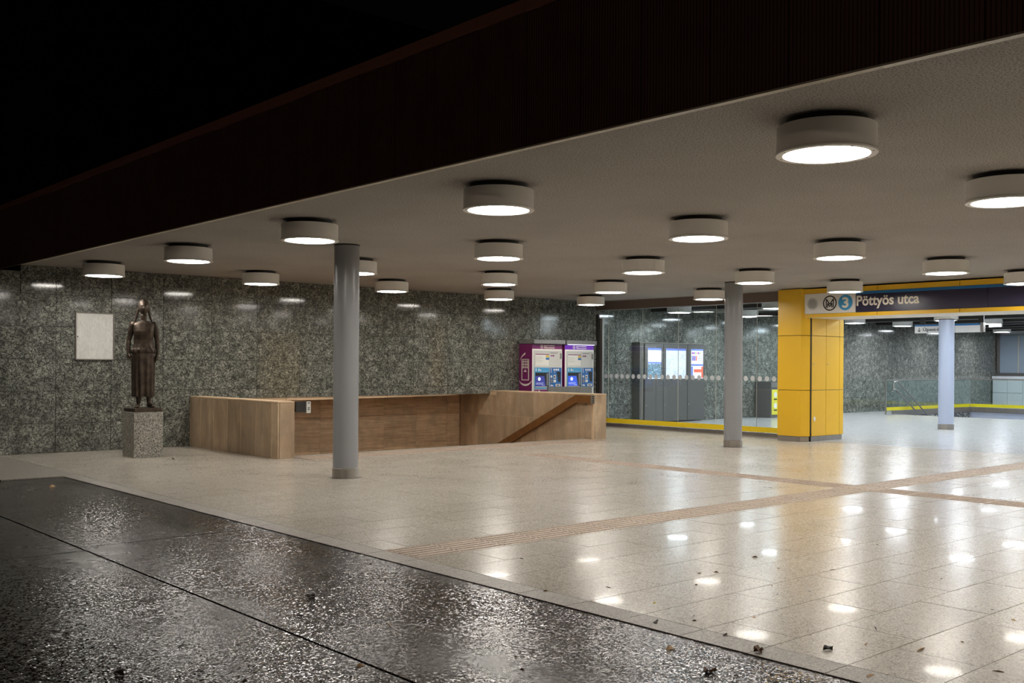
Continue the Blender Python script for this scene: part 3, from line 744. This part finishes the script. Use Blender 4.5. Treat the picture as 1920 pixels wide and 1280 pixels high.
for z in (1.88, 1.83, 1.77): pp(D[2], 23.93, 24.14, z, z+.012, 'litblue', 'text_line')
pp(D[2], 23.62, 23.70, 1.27, 1.59, 'litblue', 'side_bar'); pp(D[2], 24.09, 24.17, 1.26, 1.59, 'litred', 'side_bar'); pp(D[2], 23.74, 24.09, 1.42, 1.51, 'litred', 'arrow_bar')
# validator cabinet
vc = empty('ticket_validator_stand', (27.6, 18.9, 0), 'grey stand with a yellow and a blue poster beside the gate post, behind the glass', 'stand')
obj('body', box(B(), 27.2, 29.0, 18.65, 19.24, .0, 1.13), 'cabinet', vc, bevel=.004)
obj('top_band', box(B(), 27.22, 28.98, 18.64, 18.65, .95, 1.1), 'steel', vc)
yp = obj('yellow_poster', box(B(), 27.25, 27.62, 18.635, 18.65, .1, .88), plain('poster_yellow', (.75, .68, .06), .4), vc)
bp = obj('blue_poster', box(B(), 27.65, 28.1, 18.635, 18.65, .1, .88), 'dblue', vc)
for par, xc in ((yp, 27.43), (bp, 27.85)):
    for z_ in (.72, .38):
        n = 20; obj('round_icon', prism(B(), [(xc+.085*math.cos(2*PI*i/n), 18.634, z_+.085*math.sin(2*PI*i/n)) for i in range(n)], (0, -.002, 0)), 'paper', par)
        obj('text_line', box(B(), xc-.09, xc+.09, 18.632, 18.634, z_-.16, z_-.12), 'black' if par is yp else 'paper', par)

# hanging signs in the hall
hs = empty('hanging_sign', (27, 12.9, 2.56), 'long white hanging direction sign with blue top edge behind the hall column', 'sign')
obj('panel', box(B(), 27.0, 27.08, 12.05, 13.86, 2.545, 2.73), 'white', hs); obj('blue_edge', box(B(), 26.998, 27.08, 12.05, 13.86, 2.732, 2.775), 'blue', hs)
obj('end_bracket', box(B(), 26.98, 27.1, 11.97, 12.05, 2.55, 2.80), 'steelband', hs)
for y_ in (12.05, 13.65): obj('hanger', box(B(), 27.02, 27.06, y_-.07, y_+.07, 2.776, 3.62), 'dark', hs)
text('lettering', 'Újpest-központ', .12, (26.996, 13.62, 2.60), RW, 'black', hs, width=.86, bold=.002)
strokes('arrow', [(0, .055, 0, -.05), (-.04, -.008, .003, -.053), (.04, -.008, -.003, -.053)], 13.73, 2.635, .016, 26.998, hs, 'black')
ls = empty('light_box_sign', (34, 14.7, 2.96), 'small pale glowing box sign hanging at the end of the hall', 'sign')
obj('box', box(B(), 34.0, 34.1, 14.5, 14.9, 2.95, 3.18), 'grey', ls); obj('face', box(B(), 33.99, 34.0, 14.53, 14.87, 2.97, 3.16), emis('box_sign_face', (.7, .78, .85), .9), ls)
obj('hanger', box(B(), 34.04, 34.06, 14.68, 14.72, 3.181, 3.62), 'dark', ls)

# ================================================================ ticket machines
def quad(par, nm, mat, u0, u1, z0, z1, x0, wd, yf, th=.003, lab=None):
    return obj(nm, box(B(), x0+u0*wd, x0+u1*wd, yf-th, yf, z0, z1), mat, par, label=lab)
def machine(x0, x1, label, lit):
    yf, yb = 18.4, 18.86; wd = x1-x0
    m = empty('ticket_machine', ((x0+x1)/2, 18.63, 0), label, 'ticket machine', 'ticket machines')
    obj('body', box(B(), x0, x1, yf+.01, yb, .0, 2.115), 'purple', m, bevel=.004)
    obj('side_panel', box(B(), x0-.012, x0-.001, yf, yb, .02, 2.115), 'purple', m)
    obj('cap', prism(B(), [(x0-.03, yf-.1, 2.125), (x0-.03, yb-.01, 2.125), (x0-.03, yb-.01, 2.20), (x0-.03, yf-.1, 2.225)], (wd+.05, 0, 0)), 'capgrey', m, bevel=.003)
    if lit: obj('cap_light', box(B(), x0+.05, x1-.05, yf-.08, yf-.04, 2.115, 2.125), emis('cap_light', (.8, .8, 1), 2.2), m)
    hd = quad(m, 'header', 'violet' if lit else 'purple', 0, 1, 2.0, 2.113, x0, wd, yf+.009, .012)
    cx = x0+.31*wd
    bm = B(); n = 24
    a = [[bm.verts.new((cx+rr*math.cos(2*PI*i/n), yy, 2.056+rr*math.sin(2*PI*i/n))) for i in range(n)] for rr, yy in ((.048, yf-.0035), (.04, yf-.0035), (.04, yf-.0055), (.048, yf-.0055))]
    for q in range(4):
        for i in range(n): bm.faces.new((a[q][i], a[q][(i+1)%n], a[(q+1)%4][(i+1)%n], a[(q+1)%4][i]))
    obj('logo_ring', bm, 'cream', hd); quad(hd, 'logo_figure', 'cream', .30, .32, 2.03, 2.082, x0, wd, yf-.0035, .002)
    text('lettering', 'Jegyek és bérletek', .045, (x0+.38*wd, yf-.005, 2.068), RX, 'cream', hd, width=.36*wd, bold=.001)
    text('lettering', 'Tickets and passes', .045, (x0+.38*wd, yf-.005, 2.018), RX, 'cream', hd, width=.36*wd, bold=.001)
    fr = quad(m, 'front_frame', 'white', 0, 1, .05, 1.998, x0, wd, yf+.009, .012)
    fr2 = quad(m, 'front_door', 'grey', .045, .965, .1, 1.96, x0, wd, yf-.003, .008)
    mp = quad(fr2, 'fare_poster', 'paper', .096, .548, 1.575, 1.875, x0, wd, yf-.011, .002)
    Y = yf-.0135
    def q(nm, mat, u0, u1, z0, z1, par=fr2, yy=Y, th=.0015): return quad(par, nm, mat, u0, u1, z0, z1, x0, wd, yy, th)
    q('poster_heading', 'purple', .096, .548, 1.857, 1.875); q('poster_yellow', plain('pale_yellow', (.65, .5, .12), .5) if 'py' not in M else M['py'], .44, .548, 1.79, 1.85); q('poster_blue', 'dblue', .44, .548, 1.735, 1.785)
    for k in range(5): q('text_line', 'capgrey', .105, .105+(.2, .26, .16, .24, .2)[k], 1.80-.03*k, 1.804-.03*k)
    q('text_line', 'capgrey', .12, .3, 1.59, 1.594); q('text_line', 'capgrey', .33, .5, 1.59, 1.594)
    text('lettering', 'BudapestGO', .035, (x0+.6*wd, yf-.0125, 1.895), RX, 'black', fr2, width=.24*wd)
    q('logo_mark', 'purple', .60, .66, 1.82, 1.85); q('logo_mark', 'purple', .67, .72, 1.815, 1.855)
    q('slim_line', 'capgrey', .548, .552, 1.10, 1.93)
    h = q('lock_handle', 'steel', .925, .975, 1.76, 1.90, yy=yf-.011, th=.03)
    # panel 1
    p1 = q('screen_panel', 'lblue', .067, .558, 1.02, 1.54)
    q('screen_recess', 'black', .09, .545, 1.06, 1.42, p1, Y-.0017)
    sc = prism(B(), [(x0+.10*wd, yf-.017, 1.085), (x0+.44*wd, yf-.017, 1.085), (x0+.385*wd, yf-.017, 1.335), (x0+.10*wd, yf-.017, 1.335)], (0, -.002, 0)); sc = obj('touch_screen', sc, 'screen2' if lit else 'screen', p1)
    q('recess_plate', 'capgrey', .46, .53, 1.10, 1.40, p1, Y-.004); q('slot_plate', 'grey', .09, .5, 1.055, 1.08, p1, Y-.004)
    for k, (a_, b_) in enumerate(((.11, .37), (.11, .34), (.3, .40))): q('screen_text', 'lit', a_, b_, 1.16-.026*k, 1.166-.026*k, p1, yf-.0195, .001)
    n = 20; obj('screen_icon', disc_y(x0+.22*wd, 1.26, .045, yf-.0195), 'lit', p1)
    text('digit', '1', .09, (x0+.10*wd, Y-.002, 1.455), RX, 'paper', p1, width=.03, bold=.002)
    obj('icon', disc_y(x0+.21*wd, 1.485, .028, Y-.002), 'paper', p1); q('icon_bar', 'paper', .25, .29, 1.46, 1.49, p1, Y-.0017); q('icon_text', 'paper', .33, .5, 1.448, 1.453, p1, Y-.0017)
    # panel 2
    p2 = q('payment_panel', 'dblue', .577, .971, 1.05, 1.54)
    text('digit', '2', .09, (x0+.60*wd, Y-.002, 1.46), RX, 'paper', p2, width=.04, bold=.002)
    for k in range(3): obj('icon', disc_y(x0+(.72+.07*k)*wd, 1.49, .027, Y-.002), 'paper', p2)
    for u, z, r in ((.625, 1.43, .012), (.735, 1.43, .012), (.625, 1.32, .03), (.735, 1.32, .0)):
        if r: obj('button', disc_y(x0+u*wd, z, r, Y-.002, .006), 'paper', p2)
    q('coin_slot', 'paper', .70, .775, 1.265, 1.36, p2, Y-.0017, .006); q('coin_hole', 'black', .715, .75, 1.285, 1.34, p2, Y-.008)
    q('keypad', 'capgrey', .60, .665, 1.16, 1.27, p2, Y-.0017, .006); q('card_reader', 'paper', .70, .78, 1.175, 1.24, p2, Y-.0017, .006)
    tr = prism(B(), [(x0+.80*wd, Y-.002, 1.44), (x0+.94*wd, Y-.002, 1.44), (x0+.94*wd, Y-.002, 1.19), (x0+.86*wd, Y-.002, 1.19)], (0, -.0015, 0)); obj('note_recess', tr, 'black', p2)
    q('note_slot', 'paper', .77, .93, 1.075, 1.135, p2, Y-.0017, .005); q('slot_hole', 'black', .80, .89, 1.092, 1.115, p2, Y-.007)
    obj('icon', disc_y(x0+.62*wd, 1.10, .022, Y-.002), 'paper', p2); q('icon_bar', 'paper', .64, .69, 1.08, 1.11, p2, Y-.0017)
    p3 = q('ticket_tray_label', 'purple', .067, .53, .90, 1.0); text('digit', '3', .08, (x0+.10*wd, Y-.002, .92), RX, 'paper', p3, width=.04, bold=.002); obj('icon', disc_y(x0+.22*wd, .955, .03, Y-.002), 'paper', p3)
    return m
def disc_y(cx, cz, r, y, th=.0015, n=20): return prism(B(), [(cx+r*math.cos(2*PI*i/n), y, cz+r*math.sin(2*PI*i/n)) for i in range(n)], (0, -th, 0))
m1 = machine(16.86, 17.87, 'left ticket machine of the pair, purple side showing a white pictogram', False)
m2 = machine(17.97, 19.0, 'purple and grey ticket machine on the right of the pair, with the lit violet header', True)
sx = 16.846
sp = [c for c in m1.children if c.name.startswith('side_panel')][0]
def sy(u): return 18.86-.46*u      # u from the left edge of the side face as seen
def rz(yy): return 1.6-(620+yy/9.145-684.4)/75.9
def srect(nm, u0, u1, yy0, yy1): obj(nm, box(B(), sx-.002, sx, sy(u1), sy(u0), rz(yy1), rz(yy0)), 'cream', sp)
for r in ((.19, .79, 485, 500), (.19, .79, 833, 850), (.19, .255, 485, 850), (.725, .79, 485, 850)): srect('pictogram_frame', *r)
for i in range(3):
    for j in range(3): srect('pictogram_square', .29+.15*i, .385+.15*i, 512+48*j, 548+48*j)
obj('pictogram_triangle', prism(B(), [(sx, sy(.36), rz(705)), (sx, sy(.62), rz(705)), (sx, sy(.49), rz(662))], (-.002, 0, 0)), 'cream', sp)
def arc(a0, a1, uc, yc, ru, ryy, w):
    P = []; n = 14
    for i in range(n+1):
        t = math.radians(a0+(a1-a0)*i/n); P.append((sx, sy(min(1, max(0, uc+ru*math.cos(t)))), rz(yc+ryy*math.sin(t))))
    for i in range(n, -1, -1):
        t = math.radians(a0+(a1-a0)*i/n); P.append((sx, sy(min(1, max(0, uc+ru*math.cos(t)))), rz(yc+(ryy-w)*math.sin(t))))
    obj('pictogram_arc', prism(B(), P, (-.002, 0, 0)), 'cream', sp)
arc(155, 25, .5, 800, .55, 145, 34); arc(190, 245, .8, 560, .75, 165, -38)
ms = empty('metal_screen', (17.5, 17.75, 0), 'low brushed metal screen standing in front of the ticket machines', 'screen')
obj('panel', box(B(), 16.73, 17.80, 17.69, 17.73, 0, 1.085), 'steelband', ms); obj('panel', box(B(), 17.805, 18.22, 17.69, 17.73, 0, 1.08), 'steelband', ms)

# info board on granite wall
nbd = empty('notice_board', (6.56, 18.86, 1.65), 'blank scratched metal notice board on the granite wall left of the statue', 'board')
obj('plate', box(B(), 6.245, 6.89, 18.845, 18.875, 1.655, 2.475), 'board', nbd, bevel=.004)
for r in ((6.225, 6.91, 2.476, 2.49), (6.225, 6.91, 1.64, 1.654), (6.225, 6.243, 1.654, 2.476), (6.892, 6.91, 1.654, 2.476)): obj('frame', box(B(), r[0], r[1], 18.84, 18.878, r[2], r[3]), 'steelband', nbd)
obj('keyhole', box(B(), 6.255, 6.27, 18.842, 18.846, 2.04, 2.07), 'black', nbd)
# ================================================================ statue
ped = obj('pedestal', box(B(), 6.57, 7.07, 17.0, 17.5, 0, .765), 'pedestal', bevel=.004, label='speckled granite block pedestal under the bronze statue', cat='pedestal')
SX, SY, SZ = 6.82, 17.25, .766
stt = empty('statue', (SX, SY, SZ), 'bronze statue of a standing woman in a long skirt on the granite pedestal', 'statue')
obj('base_plate', box(B(), SX-.235, SX+.235, SY-.235, SY+.235, SZ, SZ+.065), 'bronze', stt, bevel=.006)
def ring(bm, cx, cy, z, a, b, n=40, fold=0, nf=9, ph=0):
    out = []
    for i in range(n):
        t = 2*PI*i/n; k = 1+fold*math.sin(nf*t+ph)
        ct, s_ = math.cos(t), math.sin(t)
        out.append(bm.verts.new((cx+a*k*math.copysign(abs(ct)**.85, ct), cy+b*k*math.copysign(abs(s_)**.85, s_), z)))
    return out
def loft(bm, rs, cap=True):
    for A, Bq in zip(rs, rs[1:]):
        n = len(A)
        for i in range(n): bm.faces.new((A[i], A[(i+1)%n], Bq[(i+1)%n], Bq[i]))
    if cap: bm.faces.new(rs[0][::-1]); bm.faces.new(rs[-1])
rotz = math.radians(-16)
def fin(name, bm, mat, voxel=None, smooth_it=2, label=None):
    """rotate the figure part to face the square, remesh it into one skin, and place it."""
    bmesh.ops.recalc_face_normals(bm, faces=bm.faces)
    R = Matrix.Rotation(rotz, 3, 'Z')
    for v in bm.verts: v.co = R @ v.co
    me = bpy.data.meshes.new(name); bm.to_mesh(me); bm.free(); me.materials.append(M[mat])
    o = bpy.data.objects.new(name, me); COL.objects.link(o)
    if voxel:
        r = o.modifiers.new('r', 'REMESH'); r.mode = 'VOXEL'; r.voxel_size = voxel
        s_ = o.modifiers.new('s', 'SMOOTH'); s_.iterations = smooth_it; s_.factor = .5
        bpy.context.view_layer.update()
        me2 = bpy.data.meshes.new_from_object(o.evaluated_get(bpy.context.evaluated_depsgraph_get())); o.modifiers.clear(); o.data = me2
        if not me2.materials: me2.materials.append(M[mat])
    for p in o.data.polygons: p.use_smooth = True
    o.parent = stt; o.location = (0, 0, .065)
    return tag(o, label)
body = B()
rs = [ring(body, 0, .0, z, a, b, 40, f, nf, ph) for z, a, b, f, nf, ph in
      ((.86, .165, .115, .02, 7, 0), (.96, .172, .118, .02, 7, 0), (1.0, .165, .112, .03, 7, 1), (1.06, .140, .100, .03, 7, 2), (1.12, .132, .095, .02, 7, 2), (1.18, .138, .100, .02, 7, 2), (1.25, .150, .112, .015, 5, 0),
       (1.31, .160, .118, .01, 5, 0), (1.37, .168, .108, .01, 5, 0), (1.42, .162, .09, .005, 5, 0), (1.455, .12, .075, 0, 5, 0), (1.475, .07, .06, 0, 5, 0))]
loft(body, rs)
for s_ in (-1, 1):   # breasts, shoulders
    for q in range(1):
        bmesh.ops.create_uvsphere(body, u_segments=16, v_segments=10, radius=.062, matrix=Matrix.Translation((s_*.07, -.072, 1.28)))
    bmesh.ops.create_uvsphere(body, u_segments=16, v_segments=10, radius=.06, matrix=Matrix.Translation((s_*.165, 0, 1.405)))
tube(body, [(0, .01, 1.43), (0, .0, 1.50), (0, -.012, 1.58)], [.06, .052, .052], 16)
# head
hs_ = bmesh.ops.create_uvsphere(body, u_segments=28, v_segments=20, radius=1)['verts']
for v in hs_:
    x, y_, z = v.co
    w = .082*(1-.20*max(0, -z)**1.3); xx, yy, zz = x*w, y_*.102*(1-.12*max(0, -z)), z*.125
    if y_ < 0:
        fy = -y_
        zr = zz
        nose = math.exp(-((zr+.012)/.028)**2)*math.exp(-(xx/.013)**2)*.028
        eye = sum(math.exp(-((zr-.012)/.014)**2)*math.exp(-((xx-e)/.018)**2) for e in (-.033, .033))*.012
        lips = math.exp(-((zr+.062)/.012)**2)*math.exp(-(xx/.022)**2)*.010
        chin = math.exp(-((zr+.10)/.02)**2)*math.exp(-(xx/.03)**2)*.012
        brow = math.exp(-((zr-.036)/.012)**2)*math.exp(-(xx/.055)**2)*.006
        yy -= (nose-eye+lips+chin+brow)*min(1, fy*2)
    v.co = (xx, yy-.012, zz+1.70)
for s_ in (-1, 1): bmesh.ops.create_uvsphere(body, u_segments=10, v_segments=8, radius=.026, matrix=Matrix.Translation((s_*.08, .005, 1.69)) @ Matrix.Diagonal((.5, .8, 1.2, 1)))
# arms and hands
def arm(s_):
    sh, el, wr = Vector((s_*.175, 0, 1.41)), Vector((s_*.235, .035, 1.14)), Vector((s_*.245, -.02, .925))
    if s_ > 0: el.x = .225; wr.x = .225; wr.z = .90
    tube(body, [sh, sh.lerp(el, .35), sh.lerp(el, .8), el, el.lerp(wr, .25), el.lerp(wr, .8), wr], [.052, .05, .042, .04, .041, .03, .026], 14)
    pe = wr+Vector((-s_*.025, -.02, -.085)); 
    tube(body, [wr, wr.lerp(pe, .4), pe], [.026, .036, .036], 12)
    for k in range(4):
        L = (.075, .085, .08, .062)[k]; off = Vector((0, (-.03+.02*k), 0))
        a = wr.lerp(pe, .8)+off; b_ = a+Vector((-s_*.012, -.006, -L*.5)); c_ = b_+Vector((-s_*.02, .0, -L*.48))
        tube(body, [a, b_, c_], [.0105, .0098, .0078], 8)
    a = wr.lerp(pe, .3)+Vector((-s_*.005, -.025, 0)); tube(body, [a, a+Vector((-s_*.012, -.03, -.035)), a+Vector((-s_*.018, -.035, -.07))], [.013, .012, .009], 8)
arm(-1); arm(1)
# legs, feet
for s_, fx, fy, ta in ((-1, -.075, -.07, -.25), (1, .095, -.02, .35)):
    tube(body, [(s_*.07, 0, .9), (s_*.07, 0, .5), (fx, fy+.06, .3), (fx, fy+.08, .07)], [.08, .06, .05, .034], 14)
    d = Vector((math.sin(ta), -math.cos(ta), 0)); A = Vector((fx, fy+.10, .035)); 
    tube(body, [A-d*.01, A+d*.06+Vector((0, 0, .01)), A+d*.13-Vector((0, 0, .006)), A+d*.17-Vector((0, 0, .012))], [.034, .042, .036, .024], 12)
    n_ = Vector((d.y, -d.x, 0))
    for k in range(5):
        q = A+d*(.165-.008*abs(k-1))+n_*(.03-.015*k)*(-s_)-Vector((0, 0, .018)); tube(body, [q, q+d*.03], [.0115-.001*k, .009-.0008*k], 8)
fin('figure', body, 'bronze', .0065, 2)
# blouse: loose drape that hangs over the hips
bl = B()
rs = [ring(bl, 0, -.002, z, a, b, 72, f, 13, ph) for z, a, b, f, ph in
      ((.925, .192, .138, .05, 0), (.95, .203, .150, .06, .5), (.985, .200, .148, .05, 1.4), (1.02, .178, .130, .035, 2), (1.08, .158, .116, .03, 2.2), (1.16, .152, .112, .025, 2.2), (1.24, .160, .142, .012, 2.2), (1.30, .170, .148, .008, 2.2), (1.36, .178, .125, .006, 2), (1.41, .185, .10, .004, 2), (1.44, .155, .085, .0, 2), (1.452, .11, .075, 0, 2))]
loft(bl, rs); fin('blouse', bl, 'bronze', .008, 1)
sk = B()
rs = [ring(sk, 0, 0, z, a, b, 96, f*1.5, 13, ph) for z, a, b, f, ph in
      ((.19, .172, .145, .05, 0), (.21, .175, .148, .055, 0), (.4, .178, .146, .05, .1), (.6, .184, .145, .04, .15), (.75, .188, .142, .03, .2), (.88, .19, .136, .012, .2), (.97, .185, .13, 0, .2))]
for r_ in rs:
    for v in r_:
        if v.co.y > 0: v.co.y *= .9
loft(sk, rs); fin('skirt', sk, 'bronze', .008, 1)
hr_ = B()
hh_ = bmesh.ops.create_uvsphere(hr_, u_segments=28, v_segments=20, radius=1)['verts']
for v in hh_:
    x, y_, z = v.co; k = 1+.03*math.sin(9*math.atan2(x, y_)+4*z)
    v.co = (x*.094*k, y_*.112*k+.026, z*.125*k+1.728)
for s_ in (-1, 1):
    tube(hr_, [(s_*.085, .03, 1.68), (s_*.098, .04, 1.60), (s_*.115, .05, 1.54), (s_*.145, .045, 1.46)], [.02, .022, .02, .016], 10)
fin('headscarf', hr_, 'bronze', .007, 1)

# ================================================================ fallen leaves
def leaf_mesh(L, kind):
    bm = B()
    if kind == 0: pts = [(0, 0, .0), (.25*L, .16*L, .25*L), (.6*L, .2*L, .3*L), (L, 0, .05*L), (.65*L, -.15*L, .08*L), (.3*L, -.18*L, .02*L)]
    elif kind == 1: pts = [(0, -.1*L, 0), (.3*L, .12*L, .1*L), (.5*L, .45*L, .22*L), (.62*L, .14*L, .15*L), (L, .2*L, .28*L), (.75*L, -.12*L, .1*L), (.8*L, -.45*L, .05*L), (.45*L, -.2*L, .03*L)]
    elif kind == 3:
        q = random.Random(int(L*1000)); n = 11
        pts = [(.5*L+.5*L*(.55+.45*q.random())*math.cos(2*PI*i/n), .34*L*(.5+.5*q.random())*math.sin(2*PI*i/n), L*.34*q.random()) for i in range(n)]
    else: pts = [(0, -.04*L, 0), (0, .05*L, .04*L), (.5*L, .09*L, .12*L), (L, .05*L, .06*L), (L, -.06*L, .02*L), (.5*L, -.08*L, .0)]
    c = bm.verts.new((.5*L, 0, .13*L)); c2 = bm.verts.new((.5*L, 0, .09*L-.003)); v = [bm.verts.new(p) for p in pts]; w = [bm.verts.new((p[0], p[1], max(0, p[2]-.003))) for p in pts]
    for i in range(len(v)):
        j = (i+1) % len(v); bm.faces.new((c, v[i], v[j])); bm.faces.new((c2, w[j], w[i])); bm.faces.new((v[i], w[i], w[j], v[j]))
    return bm
special = [
 (5.18, 3.16, .085, 3, 'leaf3', 'largest crumpled dark leaf clump on the tiles at the lower right'),
 (5.59, 2.82, .095, 2, 'leaf2', 'long tan curled leaf strip lying on the tiles at the lower right'),
 (5.83, 3.23, .07, 2, 'leaf3', 'dark curled leaf blade on the tiles, farther back than the tan strip'),
 (5.45, 3.08, .045, 0, 'leaf2', 'small tan leaf between the crumpled clump and the long strip'),
 (4.84, 3.39, .10, 3, 'leaf', 'rusty brown ragged leaf lying across the kerb joint at the bottom'),
 (5.29, 4.54, .03, 0, 'yleaf', 'tiny yellow leaf on the tiles near the asphalt edge'),
 (3.63, 6.20, .085, 3, 'leaf3', 'black ragged leaf on the wet asphalt left of centre'),
 (4.90, 4.19, .07, 0, 'leaf3', 'dark olive leaf on the kerb row below the tiny yellow leaf'),
 (5.50, 2.35, .055, 2, 'leaf', 'brown leaf strip nearest the bottom right corner'),
 (4.99, 3.73, .05, 0, 'leaf3', 'dark flat leaf on the kerb joint right of the bottom centre'),
 (4.34, 3.34, .09, 3, 'leaf', 'dark brown leaf on the asphalt at the very bottom edge'),
 (4.52, 3.76, .06, 0, 'leaf2', 'ochre leaf on the asphalt close to the kerb'),
 (3.62, 5.24, .045, 2, 'leaf2', 'pale leaf strip on the dark asphalt patch near the middle'),
 (8.59, 4.75, .035, 2, 'leaf3', 'tiny dark leaf alone on the far tiles before the tactile strip'),
 (7.21, 5.09, .05, 0, 'leaf', 'brown leaf pair scrap on the middle of the tiles'),
 (5.66, 6.29, .045, 2, 'leaf3', 'dark leaf scrap beside the tactile strip near the kerb'),
 (2.43, 5.58, .07, 2, 'leaf3', 'long black leaf on the asphalt at the left'),
 (3.00, 4.61, .05, 0, 'leaf2', 'brown leaf in the asphalt joint at the bottom'),
 (1.97, 5.27, .07, 3, 'leaf3', 'black leaf at the bottom left corner of the asphalt'),
 (4.27, 13.76, .10, 0, 'leaf2', 'pale leaf on the asphalt far left before the statue'),
 (7.00, 16.4, .10, 0, 'leaf', 'brown leaf on the tiles in front of the pedestal'),
 (4.98, 5.28, .035, 0, 'leaf2', 'orange leaf scrap on the kerb joint left of centre'),
 (4.91, 2.75, .07, 2, 'leaf2', 'tan leaf stalk on the asphalt border at the bottom right'),
 (6.88, 2.98, .03, 2, 'leaf3', 'tiny dark leaf scrap at the right edge of the tiles'),
]
for x_, y_, L, k, m_, lab in special:
    o = obj('fallen_leaf', leaf_mesh(L, k), m_, label=lab, cat='leaf'); z = -.0055 if x_ < 4.77 else .0008
    o.location = (x_, y_, z); o.rotation_euler = (0, 0, random.uniform(0, 6.28))
ml = [mesh_of('fallen_leaf', leaf_mesh(L, k), m_) for L, k, m_ in ((.03, 0, 'leaf'), (.03, 2, 'leaf'), (.028, 1, 'leaf2'), (.035, 2, 'leaf3'), (.022, 0, 'leaf3'))]
def scatter(n, xr, yr, z, lab, grp, seed):
    rr = random.Random(seed); c = 0
    while c < n:
        x_, y_ = rr.uniform(*xr), rr.uniform(*yr); d = x_*fw.x+y_*fw.y; l_ = x_*rt.x+y_*rt.y
        if abs(l_/d) > .5 or 1.6/d > .31 or any(abs(x_-s[0])+abs(y_-s[1]) < .25 for s in special): continue
        if (x_-7.8)**2+(y_-12.4)**2 < .15: continue
        o = bpy.data.objects.new('fallen_leaf', rr.choice(ml)); COL.objects.link(o); o.location = (x_, y_, z); o.rotation_euler = (0, 0, rr.uniform(0, 6.28)); s_ = rr.uniform(.6, 1.3); o.scale = (s_, s_, s_)
        tag(o, lab, 'leaf', grp); c += 1
scatter(16, (4.8, 7.6), (2.3, 5.2), .0008, 'small dry brown leaf scrap on the tiles near the asphalt edge at the lower right', 'leaf scraps on the near tiles', 3)
scatter(6, (4.85, 6.2), (7.5, 16), .0008, 'small dry leaf scrap on the tiles between the kerb line and the statue', 'leaf scraps on the far left tiles', 5)
scatter(12, (2.2, 4.7), (3.6, 7.5), -.0055, 'small wet leaf scrap on the dark asphalt', 'leaf scraps on the asphalt', 11)

# dark apartment building behind the canopy, barely lit by the night sky
ab = empty('apartment_building', (40, 70, 0), 'unlit apartment building in the night sky above the canopy', 'building')
obj('wall', box(B(), 20, 75, 75, 88, 0, 32), 'night', ab)
for i in range(9):
    for j in range(7):
        w_ = obj('window', box(B(), 23+i*5.6, 25.2+i*5.6, 74.93, 75.0, 5+j*3.6, 6.9+j*3.6), 'trim' if 0 else 'fascia', ab)
        obj('pane', box(B(), 23.1+i*5.6, 25.1+i*5.6, 74.9, 74.93, 5.1+j*3.6, 6.8+j*3.6), 'black', w_)
